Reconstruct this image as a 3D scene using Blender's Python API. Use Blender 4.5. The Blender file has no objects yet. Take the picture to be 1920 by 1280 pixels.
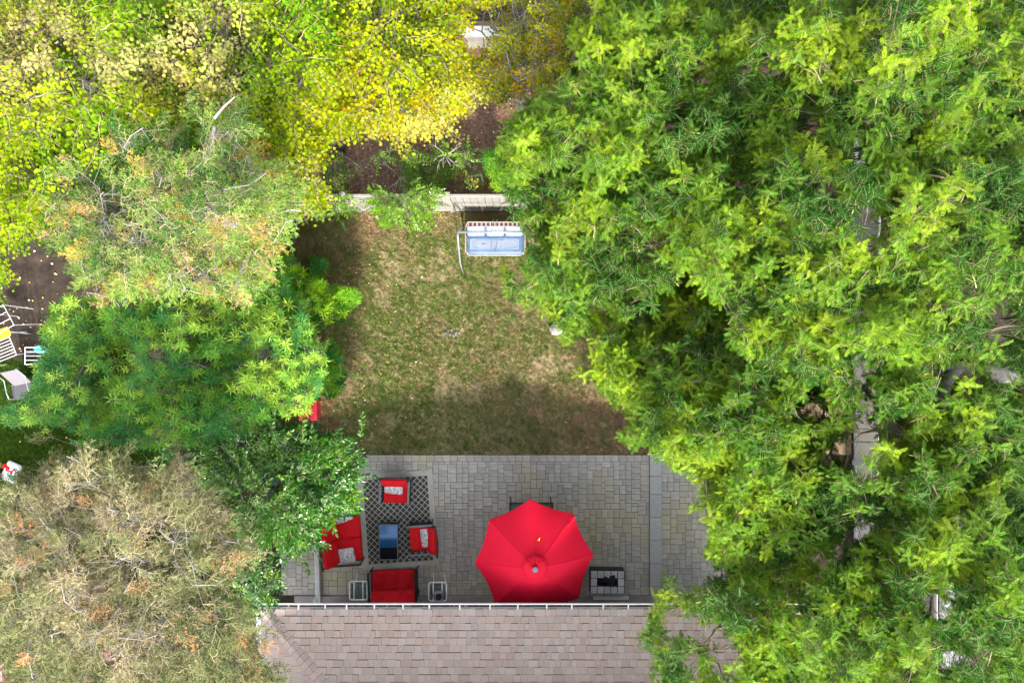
import bpy, math, random
import numpy as np
from mathutils import Vector, Matrix, Euler

random.seed(7)
RNG = np.random.default_rng(11)
R = math.radians
S = bpy.context.scene
C = S.collection

# ------------------------------------------------------------------ camera, sky, sun, exposure
H = 17.5                      # flying height of the camera above the lawn (m)
cam_d = bpy.data.cameras.new('camera'); cam = bpy.data.objects.new('camera', cam_d); C.objects.link(cam)
cam.location = (0, 0, H); cam.rotation_euler = (0, 0, 0)
cam_d.lens = 24; cam_d.sensor_width = 36; cam_d.clip_start = .1; cam_d.clip_end = 500
S.camera = cam

SUN_EL, SUN_DX = R(37), -.16   # elevation; shadows run up the picture (+Y) and a touch to -X
world = bpy.data.worlds.new('World'); S.world = world; world.use_nodes = True
wn = world.node_tree.nodes; wl = world.node_tree.links
sky = wn.new('ShaderNodeTexSky'); sky.sky_type = 'NISHITA'; sky.sun_disc = False
sky.sun_elevation = SUN_EL; sky.sun_rotation = math.pi + math.atan(SUN_DX)
sky.dust_density = 1.6; sky.ozone_density = 1.0; sky.air_density = 1.0
bg = wn['Background']; bg.inputs['Strength'].default_value = .15
veil = wn.new('ShaderNodeHueSaturation'); veil.inputs['Saturation'].default_value = .25      # thin haze whitens the whole sky
wl.new(sky.outputs[0], veil.inputs['Color']); wl.new(veil.outputs[0], bg.inputs['Color'])
sl = bpy.data.lights.new('sun', 'SUN'); sl.energy = 2.0; sl.angle = R(3); sl.color = (1, .93, .82)
sun = bpy.data.objects.new('sun', sl); C.objects.link(sun)
sd = Vector((SUN_DX, 1, 0)).normalized() * math.cos(SUN_EL) - Vector((0, 0, math.sin(SUN_EL)))
sun.rotation_euler = sd.to_track_quat('-Z', 'Y').to_euler()
sun.location = (-5, -20, 20)
S.view_settings.view_transform = 'Standard'; S.view_settings.look = 'None'
S.view_settings.exposure = 2.5; S.view_settings.gamma = 1; S.view_settings.use_curve_mapping = False
S.render.engine = 'CYCLES'
S.cycles.max_bounces = 8; S.cycles.diffuse_bounces = 4; S.cycles.transmission_bounces = 4; S.cycles.transparent_max_bounces = 6
S.cycles.use_denoising = True

# ------------------------------------------------------------------ helpers
def W(px, py, z=0.0):
    """the point at height z that the photograph shows at (px, py)"""
    k = (H - z) / 1280.
    return Vector(((px - 960) * k, (640 - py) * k, z))
def PX(x, y, z):
    k = 1280. / (H - z)
    return 960 + x * k, 640 - y * k
def lin(r, g, b):
    f = lambda c: (c / 255. / 12.92) if c <= 10 else (((c / 255.) + .055) / 1.055) ** 2.4
    return (f(r), f(g), f(b))
def tag(o, label=None, cat=None, group=None, kind=None):
    if label: o['label'] = label
    if cat: o['category'] = cat
    if group: o['group'] = group
    if kind: o['kind'] = kind
    return o
def empty(name, loc=(0, 0, 0), rz=0, **kw):
    o = bpy.data.objects.new(name, None); C.objects.link(o); o.location = loc; o.rotation_euler = (0, 0, rz)
    o.empty_display_size = .2
    return tag(o, **kw)
def link(name, me, parent=None, **kw):
    o = bpy.data.objects.new(name, me); C.objects.link(o)
    if parent: o.parent = parent
    return tag(o, **kw)
def children(o):
    return [c for c in bpy.data.objects if c.parent == o]
def copy_tree(o, parent=None):
    c = o.copy(); C.objects.link(c); c.parent = parent
    for ch in children(o): copy_tree(ch, c)
    return c
def mesh_np(name, V, F, mat=None, smooth=False, mi=None, col=None):
    """V (n,3), F (m,k) all faces with k corners"""
    me = bpy.data.meshes.new(name)
    V = np.asarray(V, dtype=np.float32); F = np.asarray(F, dtype=np.int32)
    m, k = F.shape
    me.vertices.add(len(V)); me.vertices.foreach_set('co', V.ravel())
    me.loops.add(m * k); me.loops.foreach_set('vertex_index', F.ravel())
    me.polygons.add(m)
    me.polygons.foreach_set('loop_start', np.arange(0, m * k, k, dtype=np.int32))
    me.polygons.foreach_set('loop_total', np.full(m, k, dtype=np.int32))
    me.polygons.foreach_set('use_smooth', np.full(m, smooth, dtype=bool))
    me.update(calc_edges=True); me.validate()
    if mat is not None:
        for q in (mat if isinstance(mat, (list, tuple)) else [mat]): me.materials.append(q)
    return me

class MB:
    def __init__(s): s.v = []; s.f = []; s.m = []; s.mi = 0
    def add(s, vs, fs):
        b = len(s.v); s.v += [tuple(v) for v in vs]; s.f += [tuple(b + i for i in f) for f in fs]; s.m += [s.mi] * len(fs); return s
    def box(s, c, d, M=None, bev=0):
        x, y, z = d[0] / 2, d[1] / 2, d[2] / 2
        if bev <= 0:
            vs = [Vector((a * x, b * y, e * z)) for e in (-1, 1) for b in (-1, 1) for a in (-1, 1)]
            fs = [(0, 2, 3, 1), (4, 5, 7, 6), (0, 1, 5, 4), (2, 6, 7, 3), (0, 4, 6, 2), (1, 3, 7, 5)]
        else:  # top and bottom chamfer
            b_ = min(bev, x * .9, y * .9, z * .9); vs = []
            for (zz, ins) in ((-z, b_), (-z + b_, 0), (z - b_, 0), (z, b_)):
                for (a, b) in ((-1, -1), (1, -1), (1, 1), (-1, 1)):
                    vs.append(Vector((a * (x - ins), b * (y - ins), zz)))
            fs = [(3, 2, 1, 0), (12, 13, 14, 15)]
            for k in range(3):
                for i in range(4):
                    j = (i + 1) % 4; fs.append((k * 4 + i, k * 4 + j, k * 4 + 4 + j, k * 4 + 4 + i))
        c = Vector(c)
        vs = [(M @ v if M is not None else v) + c for v in vs]
        return s.add(vs, fs)
    def tube(s, pts, r, n=8, caps=True):
        pts = [Vector(p) for p in pts]; N = len(pts); rr = r if isinstance(r, (list, tuple)) else [r] * N
        b = len(s.v); up = None
        for i, p in enumerate(pts):
            t = (pts[min(i + 1, N - 1)] - pts[max(i - 1, 0)]).normalized()
            if up is None:
                up = t.orthogonal().normalized()
            else:
                up = (up - t * up.dot(t)); up = up.normalized() if up.length > 1e-6 else t.orthogonal().normalized()
            w = t.cross(up)
            for k in range(n):
                a = 2 * math.pi * k / n
                s.v.append(tuple(p + (up * math.cos(a) + w * math.sin(a)) * rr[i]))
        for i in range(N - 1):
            for k in range(n):
                k2 = (k + 1) % n
                s.f.append((b + i * n + k, b + i * n + k2, b + (i + 1) * n + k2, b + (i + 1) * n + k)); s.m.append(s.mi)
        if caps:
            s.f.append(tuple(b + k for k in reversed(range(n)))); s.m.append(s.mi)
            s.f.append(tuple(b + (N - 1) * n + k for k in range(n))); s.m.append(s.mi)
        return s
    def disc(s, c, r, h, n=16, r2=None):
        c = Vector(c); r2 = r if r2 is None else r2
        return s.tube([c - Vector((0, 0, h / 2)), c + Vector((0, 0, h / 2))], [r, r2], n)
    def cushion(s, c, d, M=None, n=14, p=6, wr=.0, seed=0):
        """soft box: top and bottom sheets that close in a rounded rim"""
        w, l, t = d; rg = random.Random(seed); ph = [rg.uniform(0, 6.28) for _ in range(6)]
        c = Vector(c); b = len(s.v)
        g = [-math.cos(math.pi * i / n) for i in range(n + 1)]
        for sg in (1, -1):
            for j in g:
                for i in g:
                    h = max(0, (1 - abs(i) ** p) * (1 - abs(j) ** p)) ** .42
                    rx = 1 - .05 * abs(j) ** 8; ry = 1 - .05 * abs(i) ** 8
                    z = sg * t / 2 * h
                    if sg > 0 and wr:
                        z += h * wr * (math.sin(7 * i + 3 * j + ph[0]) * math.sin(5 * j - 2 * i + ph[1]) + .6 * math.sin(13 * j + 4 * i + ph[2]))
                    v = Vector((i * w / 2 * rx, j * l / 2 * ry, z))
                    s.v.append(tuple((M @ v if M is not None else v) + c))
        N = n + 1
        for q in (0, 1):
            o = b + q * N * N
            for j in range(n):
                for i in range(n):
                    f = (o + j * N + i, o + j * N + i + 1, o + (j + 1) * N + i + 1, o + (j + 1) * N + i)
                    s.f.append(f if q == 0 else f[::-1]); s.m.append(s.mi)
        return s
    def build(s, name, mat, parent=None, smooth=False, **kw):
        me = bpy.data.meshes.new(name); me.from_pydata(s.v, [], s.f)
        for q in (mat if isinstance(mat, (list, tuple)) else [mat]): me.materials.append(q)
        me.polygons.foreach_set('material_index', s.m)
        me.polygons.foreach_set('use_smooth', [smooth] * len(s.f)); me.update()
        return link(name, me, parent, **kw)

def rot(ax, deg): return Matrix.Rotation(R(deg), 3, ax)

# value noise for scattering (numpy)
_lat = np.random.default_rng(5).random((256, 256))
def vnoise(x, y, f=1.0, o=0):
    x = np.asarray(x) * f + 100 + o * 17.3; y = np.asarray(y) * f + 100 + o * 31.7
    xi = np.floor(x).astype(int); yi = np.floor(y).astype(int); u = x - xi; v = y - yi
    u = u * u * (3 - 2 * u); v = v * v * (3 - 2 * v)
    g = lambda a, b: _lat[a % 256, b % 256]
    return (g(xi, yi) * (1 - u) + g(xi + 1, yi) * u) * (1 - v) + (g(xi, yi + 1) * (1 - u) + g(xi + 1, yi + 1) * u) * v
def fbm(x, y, f=1.0, o=0):
    return (vnoise(x, y, f, o) + .5 * vnoise(x, y, f * 2.1, o + 1) + .25 * vnoise(x, y, f * 4.3, o + 2)) / 1.75

# ------------------------------------------------------------------ materials
def newmat(name):
    m = bpy.data.materials.new(name); m.use_nodes = True
    return m, m.node_tree.nodes, m.node_tree.links, m.node_tree.nodes['Principled BSDF']
def setp(b, **k):
    for n, v in k.items():
        n = n.replace('_', ' ')
        if n in b.inputs: b.inputs[n].default_value = v
def noise_mat(name, cols, scale=8, detail=6, rough=.8, bump=.3, bscale=60, spec=.3, bdist=.01, coords='Object', rnd=0.0, metal=0, island=False, scale2=None, col2=None, lo=.3, hi=.7):
    """base colour from a noise ramp, fine relief from another, optional brightness change from piece to piece"""
    m, n, l, b = newmat(name)
    tc = n.new('ShaderNodeTexCoord'); t = n.new('ShaderNodeTexNoise'); t.inputs['Scale'].default_value = scale; t.inputs['Detail'].default_value = detail
    t.inputs['Roughness'].default_value = .65
    l.new(tc.outputs[coords], t.inputs['Vector'])
    r = n.new('ShaderNodeValToRGB'); l.new(t.outputs['Fac'], r.inputs['Fac'])
    e = r.color_ramp.elements; e[0].position = lo; e[1].position = hi
    while len(e) < len(cols): e.new(.5)
    for i, c in enumerate(cols):
        e[i].position = lo + (hi - lo) * i / (len(cols) - 1); e[i].color = (*c, 1)
    out = r.outputs['Color']
    if scale2:
        t2 = n.new('ShaderNodeTexNoise'); t2.inputs['Scale'].default_value = scale2; t2.inputs['Detail'].default_value = 4
        geo = n.new('ShaderNodeNewGeometry'); l.new(geo.outputs['Position'], t2.inputs['Vector'])
        rr = n.new('ShaderNodeMapRange'); rr.inputs[1].default_value = .48; rr.inputs[2].default_value = .68; l.new(t2.outputs['Fac'], rr.inputs[0])
        mx = n.new('ShaderNodeMix'); mx.data_type = 'RGBA'; mx.inputs['B'].default_value = (*col2, 1)
        l.new(rr.outputs[0], mx.inputs['Factor']); l.new(out, mx.inputs['A']); out = mx.outputs['Result']
    if rnd:
        if island:
            src = n.new('ShaderNodeNewGeometry').outputs['Random Per Island']
        else:
            src = n.new('ShaderNodeObjectInfo').outputs['Random']
        mr = n.new('ShaderNodeMapRange'); mr.inputs[3].default_value = 1 - rnd; mr.inputs[4].default_value = 1 + rnd; l.new(src, mr.inputs[0])
        hs = n.new('ShaderNodeHueSaturation'); l.new(out, hs.inputs['Color']); l.new(mr.outputs[0], hs.inputs['Value'])
        wn_ = n.new('ShaderNodeTexWhiteNoise'); wn_.noise_dimensions = '1D'; l.new(src, wn_.inputs['W'])
        m2 = n.new('ShaderNodeMapRange'); m2.inputs[3].default_value = .985; m2.inputs[4].default_value = 1.015; 
        m3 = n.new('ShaderNodeMapRange'); m3.inputs[3].default_value = .8; m3.inputs[4].default_value = 1.2
        l.new(wn_.outputs['Value'], m3.inputs[0]); l.new(m3.outputs[0], hs.inputs['Saturation'])
        out = hs.outputs['Color']
    l.new(out, b.inputs['Base Color'])
    if bump:
        t3 = n.new('ShaderNodeTexNoise'); t3.inputs['Scale'].default_value = bscale; t3.inputs['Detail'].default_value = 5; l.new(tc.outputs[coords], t3.inputs['Vector'])
        bp = n.new('ShaderNodeBump'); bp.inputs['Strength'].default_value = bump; bp.inputs['Distance'].default_value = bdist
        l.new(t3.outputs['Fac'], bp.inputs['Height']); l.new(bp.outputs['Normal'], b.inputs['Normal'])
    setp(b, Roughness=rough, Specular_IOR_Level=spec, Metallic=metal)
    return m

def leaf_mat(name, trans=.35, rough=.5, spec=.4):
    """colour comes from the 'tint' each leafy shoot carries, with leaf to leaf change"""
    m, n, l, b = newmat(name)
    a = n.new('ShaderNodeAttribute'); a.attribute_type = 'INSTANCER'; a.attribute_name = 'tint'
    g = n.new('ShaderNodeNewGeometry')
    mr = n.new('ShaderNodeMapRange'); mr.inputs[3].default_value = .68; mr.inputs[4].default_value = 1.32; l.new(g.outputs['Random Per Island'], mr.inputs[0])
    wn_ = n.new('ShaderNodeTexWhiteNoise'); wn_.noise_dimensions = '1D'; l.new(g.outputs['Random Per Island'], wn_.inputs['W'])
    mh = n.new('ShaderNodeMapRange'); mh.inputs[3].default_value = .485; mh.inputs[4].default_value = .512; l.new(wn_.outputs['Value'], mh.inputs[0])
    hs = n.new('ShaderNodeHueSaturation'); l.new(a.outputs['Color'], hs.inputs['Color']); l.new(mr.outputs[0], hs.inputs['Value']); l.new(mh.outputs[0], hs.inputs['Hue'])
    l.new(hs.outputs['Color'], b.inputs['Base Color'])
    setp(b, Roughness=rough, Specular_IOR_Level=spec)
    tr = n.new('ShaderNodeBsdfTranslucent')
    h2 = n.new('ShaderNodeHueSaturation'); h2.inputs['Value'].default_value = 1.25; h2.inputs['Saturation'].default_value = 1.1; h2.inputs['Hue'].default_value = .49
    l.new(hs.outputs['Color'], h2.inputs['Color']); l.new(h2.outputs['Color'], tr.inputs['Color'])
    mx = n.new('ShaderNodeMixShader'); mx.inputs[0].default_value = trans
    l.new(b.outputs[0], mx.inputs[1]); l.new(tr.outputs[0], mx.inputs[2]); l.new(mx.outputs[0], n['Material Output'].inputs['Surface'])
    return m

M = {}
M['soil'] = noise_mat('dark_soil', [(.018, .013, .01), (.035, .026, .02), (.06, .045, .034)], 3, 8, .95, .8, 40, .1, .02)
M['mulch'] = noise_mat('brown_mulch', [(.11, .065, .045), (.18, .11, .078), (.26, .17, .125)], 14, 10, .95, .9, 90, .1, .02)
M['lawn'] = noise_mat('worn_lawn_soil', [(.17, .12, .075), (.25, .185, .115), (.33, .25, .16)], 1.4, 10, .95, .9, 110, .1, .02)
M['green_lawn'] = noise_mat('dense_lawn_base', [(.015, .035, .004), (.03, .06, .01)], 3, 8, .95, .6, 90, .1, .02)
M['paver'] = noise_mat('grey_paver', [(.31, .293, .27), (.375, .358, .335), (.44, .42, .395)], 9, 8, .85, .35, 140, .2, .004, rnd=.12, scale2=.55, col2=(.40, .37, .27))
M['paver_j'] = noise_mat('grey_paver_joined', [(.31, .293, .27), (.375, .358, .335), (.44, .42, .395)], 9, 8, .85, .35, 140, .2, .004, rnd=.12, island=True, scale2=.55, col2=(.40, .37, .27))
M['joint'] = noise_mat('joint_sand', [(.03, .028, .022), (.06, .055, .04)], 6, 8, .95, .5, 120, .1)
M['slab'] = noise_mat('speckled_concrete_slab', [(.31, .32, .325), (.38, .385, .385), (.45, .45, .445)], 25, 10, .85, .3, 160, .2, .004, rnd=.05)
M['pit_tile'] = noise_mat('pale_pit_tile', [(.44, .45, .50), (.60, .60, .64)], 12, 8, .7, .3, 160, .3, .004, rnd=.08)
M['concrete'] = noise_mat('plain_concrete', [(.22, .20, .20), (.31, .29, .29)], 3, 8, .85, .3, 100, .2, .005)
M['shingle'] = noise_mat('tan_shingle', [(.275, .215, .187), (.325, .258, .227), (.38, .305, .27)], 30, 8, .92, .5, 260, .15, .003, rnd=.10)
M['butt'] = noise_mat('shingle_cut_edge_shadow', [(.10, .078, .078), (.16, .125, .12)], 30, 6, .95, .2)  # dark asphalt edge, also paints in the shadow line under each course
M['shingle_j'] = noise_mat('tan_shingle_joined', [(.275, .215, .187), (.325, .258, .227), (.38, .305, .27)], 30, 8, .92, .5, 260, .15, .003, rnd=.08, island=True)
M['shingle_red'] = noise_mat('red_brown_shingle', [(.20, .10, .09), (.28, .15, .13)], 30, 8, .92, .5, 260, .15, .003, rnd=.2, island=True)
M['shingle_grey'] = noise_mat('grey_shingle', [(.17, .17, .18), (.25, .25, .265)], 30, 8, .92, .5, 260, .15, .003, rnd=.2, island=True)
M['shingle_slate'] = noise_mat('slate_shingle', [(.04, .045, .055), (.07, .075, .09)], 30, 8, .8, .5, 260, .15, .003, rnd=.2, island=True)
M['underlay'] = noise_mat('roof_felt', [(.05, .045, .04), (.08, .07, .06)], 10, 6, .95, .2)
M['white'] = noise_mat('white_coated_metal', [(.55, .55, .56), (.68, .68, .68)], 6, 6, .4, .05, 60, .5)
M['tube'] = noise_mat('white_tube', [(.80, .81, .82), (.88, .88, .88)], 6, 6, .3, .05, 60, .6)
M['gutter_in'] = noise_mat('stained_gutter_floor', [(.02, .012, .02), (.05, .03, .035), (.16, .12, .10)], 7, 10, .8, .6, 60, .3, .01, lo=.35, hi=.75)
M['vinyl'] = noise_mat('pale_vinyl', [(.20, .19, .175), (.27, .255, .24)], 5, 8, .6, .1, 60, .4, rnd=.06)
M['vinyl_cool'] = noise_mat('white_vinyl', [(.44, .46, .52), (.56, .58, .63)], 5, 8, .5, .1, 60, .4, rnd=.05)
M['stucco'] = noise_mat('tan_stucco', [(.36, .30, .26), (.44, .38, .33)], 5, 8, .9, .5, 90, .2)
M['red'] = noise_mat('red_fabric', [(.52, .006, .012), (.68, .012, .02)], 12, 6, .9, .35, 300, .2, .002)
M['red_dk'] = noise_mat('red_cover_fabric', [(.33, .004, .01), (.55, .008, .016)], 7, 8, .9, .4, 200, .2, .004)
M['red_plastic'] = noise_mat('red_plastic', [(.42, .015, .04), (.5, .02, .05)], 5, 4, .45, .05, 60, .5)
M['black'] = noise_mat('black_painted_metal', [(.008, .009, .012), (.016, .018, .022)], 10, 4, .45, .05, 100, .5)
M['armgrey'] = noise_mat('grey_arm_slat', [(.11, .115, .13), (.17, .175, .19)], 10, 4, .45, .05, 100, .5)
M['chrome'] = noise_mat('pale_grey_steel', [(.22, .24, .27), (.32, .34, .37)], 10, 4, .35, .05, 100, .5, metal=.4)
M['dark_wicker'] = noise_mat('dark_wicker', [(.012, .011, .014), (.035, .032, .038)], 60, 4, .7, .6, 120, .3)
M['cush_blue'] = noise_mat('pale_blue_cushion', [(.065, .11, .22), (.10, .16, .28)], 5, 6, .5, .2, 60, .4)
M['cush_white'] = noise_mat('white_blue_cushion', [(.15, .19, .27), (.21, .25, .32)], 5, 6, .5, .2, 60, .4)
M['finial'] = noise_mat('grey_plastic_cap', [(.13, .16, .20), (.18, .21, .26)], 10, 4, .7, .05, 100, .2)
M['piping'] = noise_mat('blue_piping', [(.03, .09, .22), (.06, .14, .28)], 5, 6, .5, .0)
M['ivory'] = noise_mat('ivory_metal', [(.22, .18, .155), (.29, .25, .22)], 5, 6, .5, .05)
M['plum'] = noise_mat('dark_plum_panel', [(.03, .012, .03), (.07, .03, .06)], 5, 6, .6, .05)
M['grey_mesh'] = noise_mat('grey_sling_mesh', [(.11, .10, .115), (.15, .14, .155)], 60, 4, .7, .3, 200)
M['grey_mesh_dk'] = noise_mat('dark_grey_sling_mesh', [(.06, .058, .065), (.09, .086, .095)], 60, 4, .7, .3, 200)
M['yellow'] = noise_mat('acid_yellow_cloth', [(.68, .72, .01), (.8, .82, .02)], 6, 4, .8, .2)
M['teal'] = noise_mat('green_plastic', [(.02, .30, .19), (.04, .42, .28)], 6, 4, .4, .05)
M['blue_grey'] = noise_mat('blue_grey_plastic', [(.06, .09, .17), (.10, .13, .22)], 6, 4, .45, .05)
M['terracotta'] = noise_mat('terracotta', [(.20, .09, .07), (.30, .14, .11)], 6, 4, .8, .2)
M['rock'] = noise_mat('mottled_rock', [(.10, .08, .09), (.30, .26, .26), (.75, .70, .68)], 5, 8, .8, .5, 40, lo=.35, hi=.65)
M['bark'] = noise_mat('dark_bark', [(.05, .042, .034), (.12, .105, .088), (.20, .18, .16)], 14, 8, .9, .9, 60, .1, .02)
M['bark_pale'] = noise_mat('pale_grey_bark', [(.11, .10, .09), (.20, .185, .165), (.31, .29, .265)], 12, 8, .85, .6, 60, .15, .01)
M['tanbark'] = noise_mat('tan_branch_bark', [(.08, .062, .042), (.16, .13, .09), (.26, .215, .16)], 12, 6, .85, .3, 60, .15, .01)
M['mid_bark'] = noise_mat('weathered_grey_bark', [(.12, .108, .097), (.20, .183, .165), (.28, .26, .24)], 12, 8, .85, .5, 60, .15, .01)
M['bare_bark'] = noise_mat('bleached_bark', [(.20, .18, .165), (.32, .295, .275), (.42, .39, .365)], 12, 8, .85, .5, 60, .15, .01)
M['twig'] = noise_mat('tan_twig_bark', [(.20, .15, .08), (.34, .28, .16)], 12, 6, .85, .3, 60, .15, .01)
M['leaf_a'] = leaf_mat('feathery_leaf', .40, .6, .12)
M['leaf_b'] = leaf_mat('round_leaf', .42, .6, .12)
M['leaf_c'] = leaf_mat('cypress_leaf', .25, .8, .1)
M['leaf_d'] = leaf_mat('lance_leaf', .35, .5, .35)
M['leaf_e'] = leaf_mat('glossy_leaf', .25, .33, .6)
M['litter'] = leaf_mat('dry_litter', .15, .8, .2)

def glass_mat(name, col, rough=.03, metal=0.0, spec=.8, alpha=1.0):
    m, n, l, b = newmat(name)
    setp(b, Roughness=rough, Specular_IOR_Level=spec, Metallic=metal, Alpha=alpha); b.inputs['Base Color'].default_value = (*col, 1)
    t = n.new('ShaderNodeTexNoise'); t.inputs['Scale'].default_value = 6
    r = n.new('ShaderNodeMapRange'); r.inputs[3].default_value = rough * .7; r.inputs[4].default_value = rough * 2.5; l.new(t.outputs['Fac'], r.inputs[0]); l.new(r.outputs[0], b.inputs['Roughness'])
    return m
M['sky_glass'] = glass_mat('painted_sky_reflection_glass', (.02, .10, .26), .05, .35)  # blue base colour paints the sky's reflection into the table glass
M['black_glass'] = glass_mat('black_glass', (.006, .007, .012), .08)
M['smoke_glass'] = glass_mat('clear_table_glass', (.05, .10, .12), .05, 0, .8, .42)
M['window'] = glass_mat('window_glass', (.03, .04, .05), .05)

# printed / woven surfaces
def rug_mat():
    m, n, l, b = newmat('lattice_rug')
    tc = n.new('ShaderNodeTexCoord'); sp = n.new('ShaderNodeSeparateXYZ'); l.new(tc.outputs['Object'], sp.inputs[0])
    def ma(op, a, c=None, v=None):
        q = n.new('ShaderNodeMath'); q.operation = op; l.new(a, q.inputs[0])
        if c is not None: l.new(c, q.inputs[1])
        elif v is not None: q.inputs[1].default_value = v
        return q.outputs[0]
    nz = n.new('ShaderNodeTexNoise'); nz.inputs['Scale'].default_value = 18; l.new(tc.outputs['Object'], nz.inputs['Vector'])
    wob = ma('MULTIPLY', nz.outputs['Fac'], v=.05)
    a = ma('ADD', sp.outputs[0], sp.outputs[1]); d = ma('SUBTRACT', sp.outputs[0], sp.outputs[1])
    outs = []
    for q in (a, d):
        q = ma('MULTIPLY', q, v=1 / .160); q = ma('ADD', q, wob); q = ma('FRACT', ma('ADD', q, v=100.)); q = ma('ABSOLUTE', ma('SUBTRACT', q, v=.5)); outs.append(q)
    mn = ma('MAXIMUM', outs[0], outs[1])
    st = n.new('ShaderNodeMapRange'); st.inputs[1].default_value = .425; st.inputs[2].default_value = .455; l.new(mn, st.inputs[0])
    # border outside the lattice field
    bx = ma('GREATER_THAN', ma('ABSOLUTE', sp.outputs[0]), v=.82); by = ma('GREATER_THAN', ma('ABSOLUTE', sp.outputs[1]), v=1.08)
    bd = ma('MAXIMUM', bx, by)
    m1 = n.new('ShaderNodeMix'); m1.data_type = 'RGBA'; m1.inputs['A'].default_value = (.065, .062, .058, 1); m1.inputs['B'].default_value = (.52, .50, .46, 1)
    l.new(st.outputs[0], m1.inputs['Factor'])
    m2 = n.new('ShaderNodeMix'); m2.data_type = 'RGBA'; m2.inputs['B'].default_value = (.42, .41, .37, 1)
    l.new(bd, m2.inputs['Factor']); l.new(m1.outputs['Result'], m2.inputs['A'])
    n2 = n.new('ShaderNodeTexNoise'); n2.inputs['Scale'].default_value = 9; n2.inputs['Detail'].default_value = 8; l.new(tc.outputs['Object'], n2.inputs['Vector'])
    mr = n.new('ShaderNodeMapRange'); mr.inputs[3].default_value = .75; mr.inputs[4].default_value = 1.25; l.new(n2.outputs['Fac'], mr.inputs[0])
    hs = n.new('ShaderNodeHueSaturation'); l.new(m2.outputs['Result'], hs.inputs['Color']); l.new(mr.outputs[0], hs.inputs['Value'])
    l.new(hs.outputs['Color'], b.inputs['Base Color']); setp(b, Roughness=.95, Specular_IOR_Level=.1)
    wv = n.new('ShaderNodeTexWave'); wv.inputs['Scale'].default_value = 60; l.new(tc.outputs['Object'], wv.inputs['Vector'])
    bp = n.new('ShaderNodeBump'); bp.inputs['Strength'].default_value = .3; bp.inputs['Distance'].default_value = .003; l.new(wv.outputs['Fac'], bp.inputs['Height']); l.new(bp.outputs[0], b.inputs['Normal'])
    return m
M['rug'] = rug_mat()
def pillow_mat():
    m, n, l, b = newmat('floral_pillow')
    tc = n.new('ShaderNodeTexCoord'); v = n.new('ShaderNodeTexVoronoi'); v.inputs['Scale'].default_value = 16
    nz = n.new('ShaderNodeTexNoise'); nz.inputs['Scale'].default_value = 11; nz.inputs['Detail'].default_value = 6; nz.inputs['Distortion'].default_value = 2.5
    l.new(tc.outputs['Object'], v.inputs['Vector']); l.new(tc.outputs['Object'], nz.inputs['Vector'])
    r = n.new('ShaderNodeValToRGB'); l.new(nz.outputs['Fac'], r.inputs['Fac']); e = r.color_ramp.elements
    e[0].position = .36; e[0].color = (.10, .11, .13, 1); e[1].position = .62; e[1].color = (.66, .64, .66, 1)
    q = e.new(.45); q.color = (.42, .38, .42, 1); q = e.new(.52); q.color = (.62, .61, .65, 1); q = e.new(.72); q.color = (.62, .34, .34, 1)
    l.new(r.outputs[0], b.inputs['Base Color']); setp(b, Roughness=.7, Specular_IOR_Level=.3)
    bp = n.new('ShaderNodeBump'); bp.inputs['Strength'].default_value = .4; bp.inputs['Distance'].default_value = .01; l.new(nz.outputs['Fac'], bp.inputs['Height']); l.new(bp.outputs[0], b.inputs['Normal'])
    return m
M['pillow'] = pillow_mat()
def canopy_mat():
    m, n, l, b = newmat('red_umbrella_cloth')
    tc = n.new('ShaderNodeTexCoord'); nz = n.new('ShaderNodeTexNoise'); nz.inputs['Scale'].default_value = 2.5; nz.inputs['Detail'].default_value = 6; l.new(tc.outputs['Object'], nz.inputs['Vector'])
    r = n.new('ShaderNodeValToRGB'); l.new(nz.outputs['Fac'], r.inputs['Fac']); r.color_ramp.elements[0].color = (.58, .003, .025, 1); r.color_ramp.elements[1].color = (.70, .006, .036, 1)
    l.new(r.outputs[0], b.inputs['Base Color']); setp(b, Roughness=.7, Specular_IOR_Level=.2)
    n2 = n.new('ShaderNodeTexNoise'); n2.inputs['Scale'].default_value = 500; l.new(tc.outputs['Object'], n2.inputs['Vector'])
    bp = n.new('ShaderNodeBump'); bp.inputs['Strength'].default_value = .15; bp.inputs['Distance'].default_value = .002; l.new(n2.outputs['Fac'], bp.inputs['Height']); l.new(bp.outputs[0], b.inputs['Normal'])
    tr = n.new('ShaderNodeBsdfTranslucent'); tr.inputs['Color'].default_value = (.5, .01, .04, 1)
    mx = n.new('ShaderNodeMixShader'); mx.inputs[0].default_value = .12
    l.new(b.outputs[0], mx.inputs[1]); l.new(tr.outputs[0], mx.inputs[2]); l.new(mx.outputs[0], n['Material Output'].inputs['Surface'])
    return m
M['canopy'] = canopy_mat()

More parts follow.
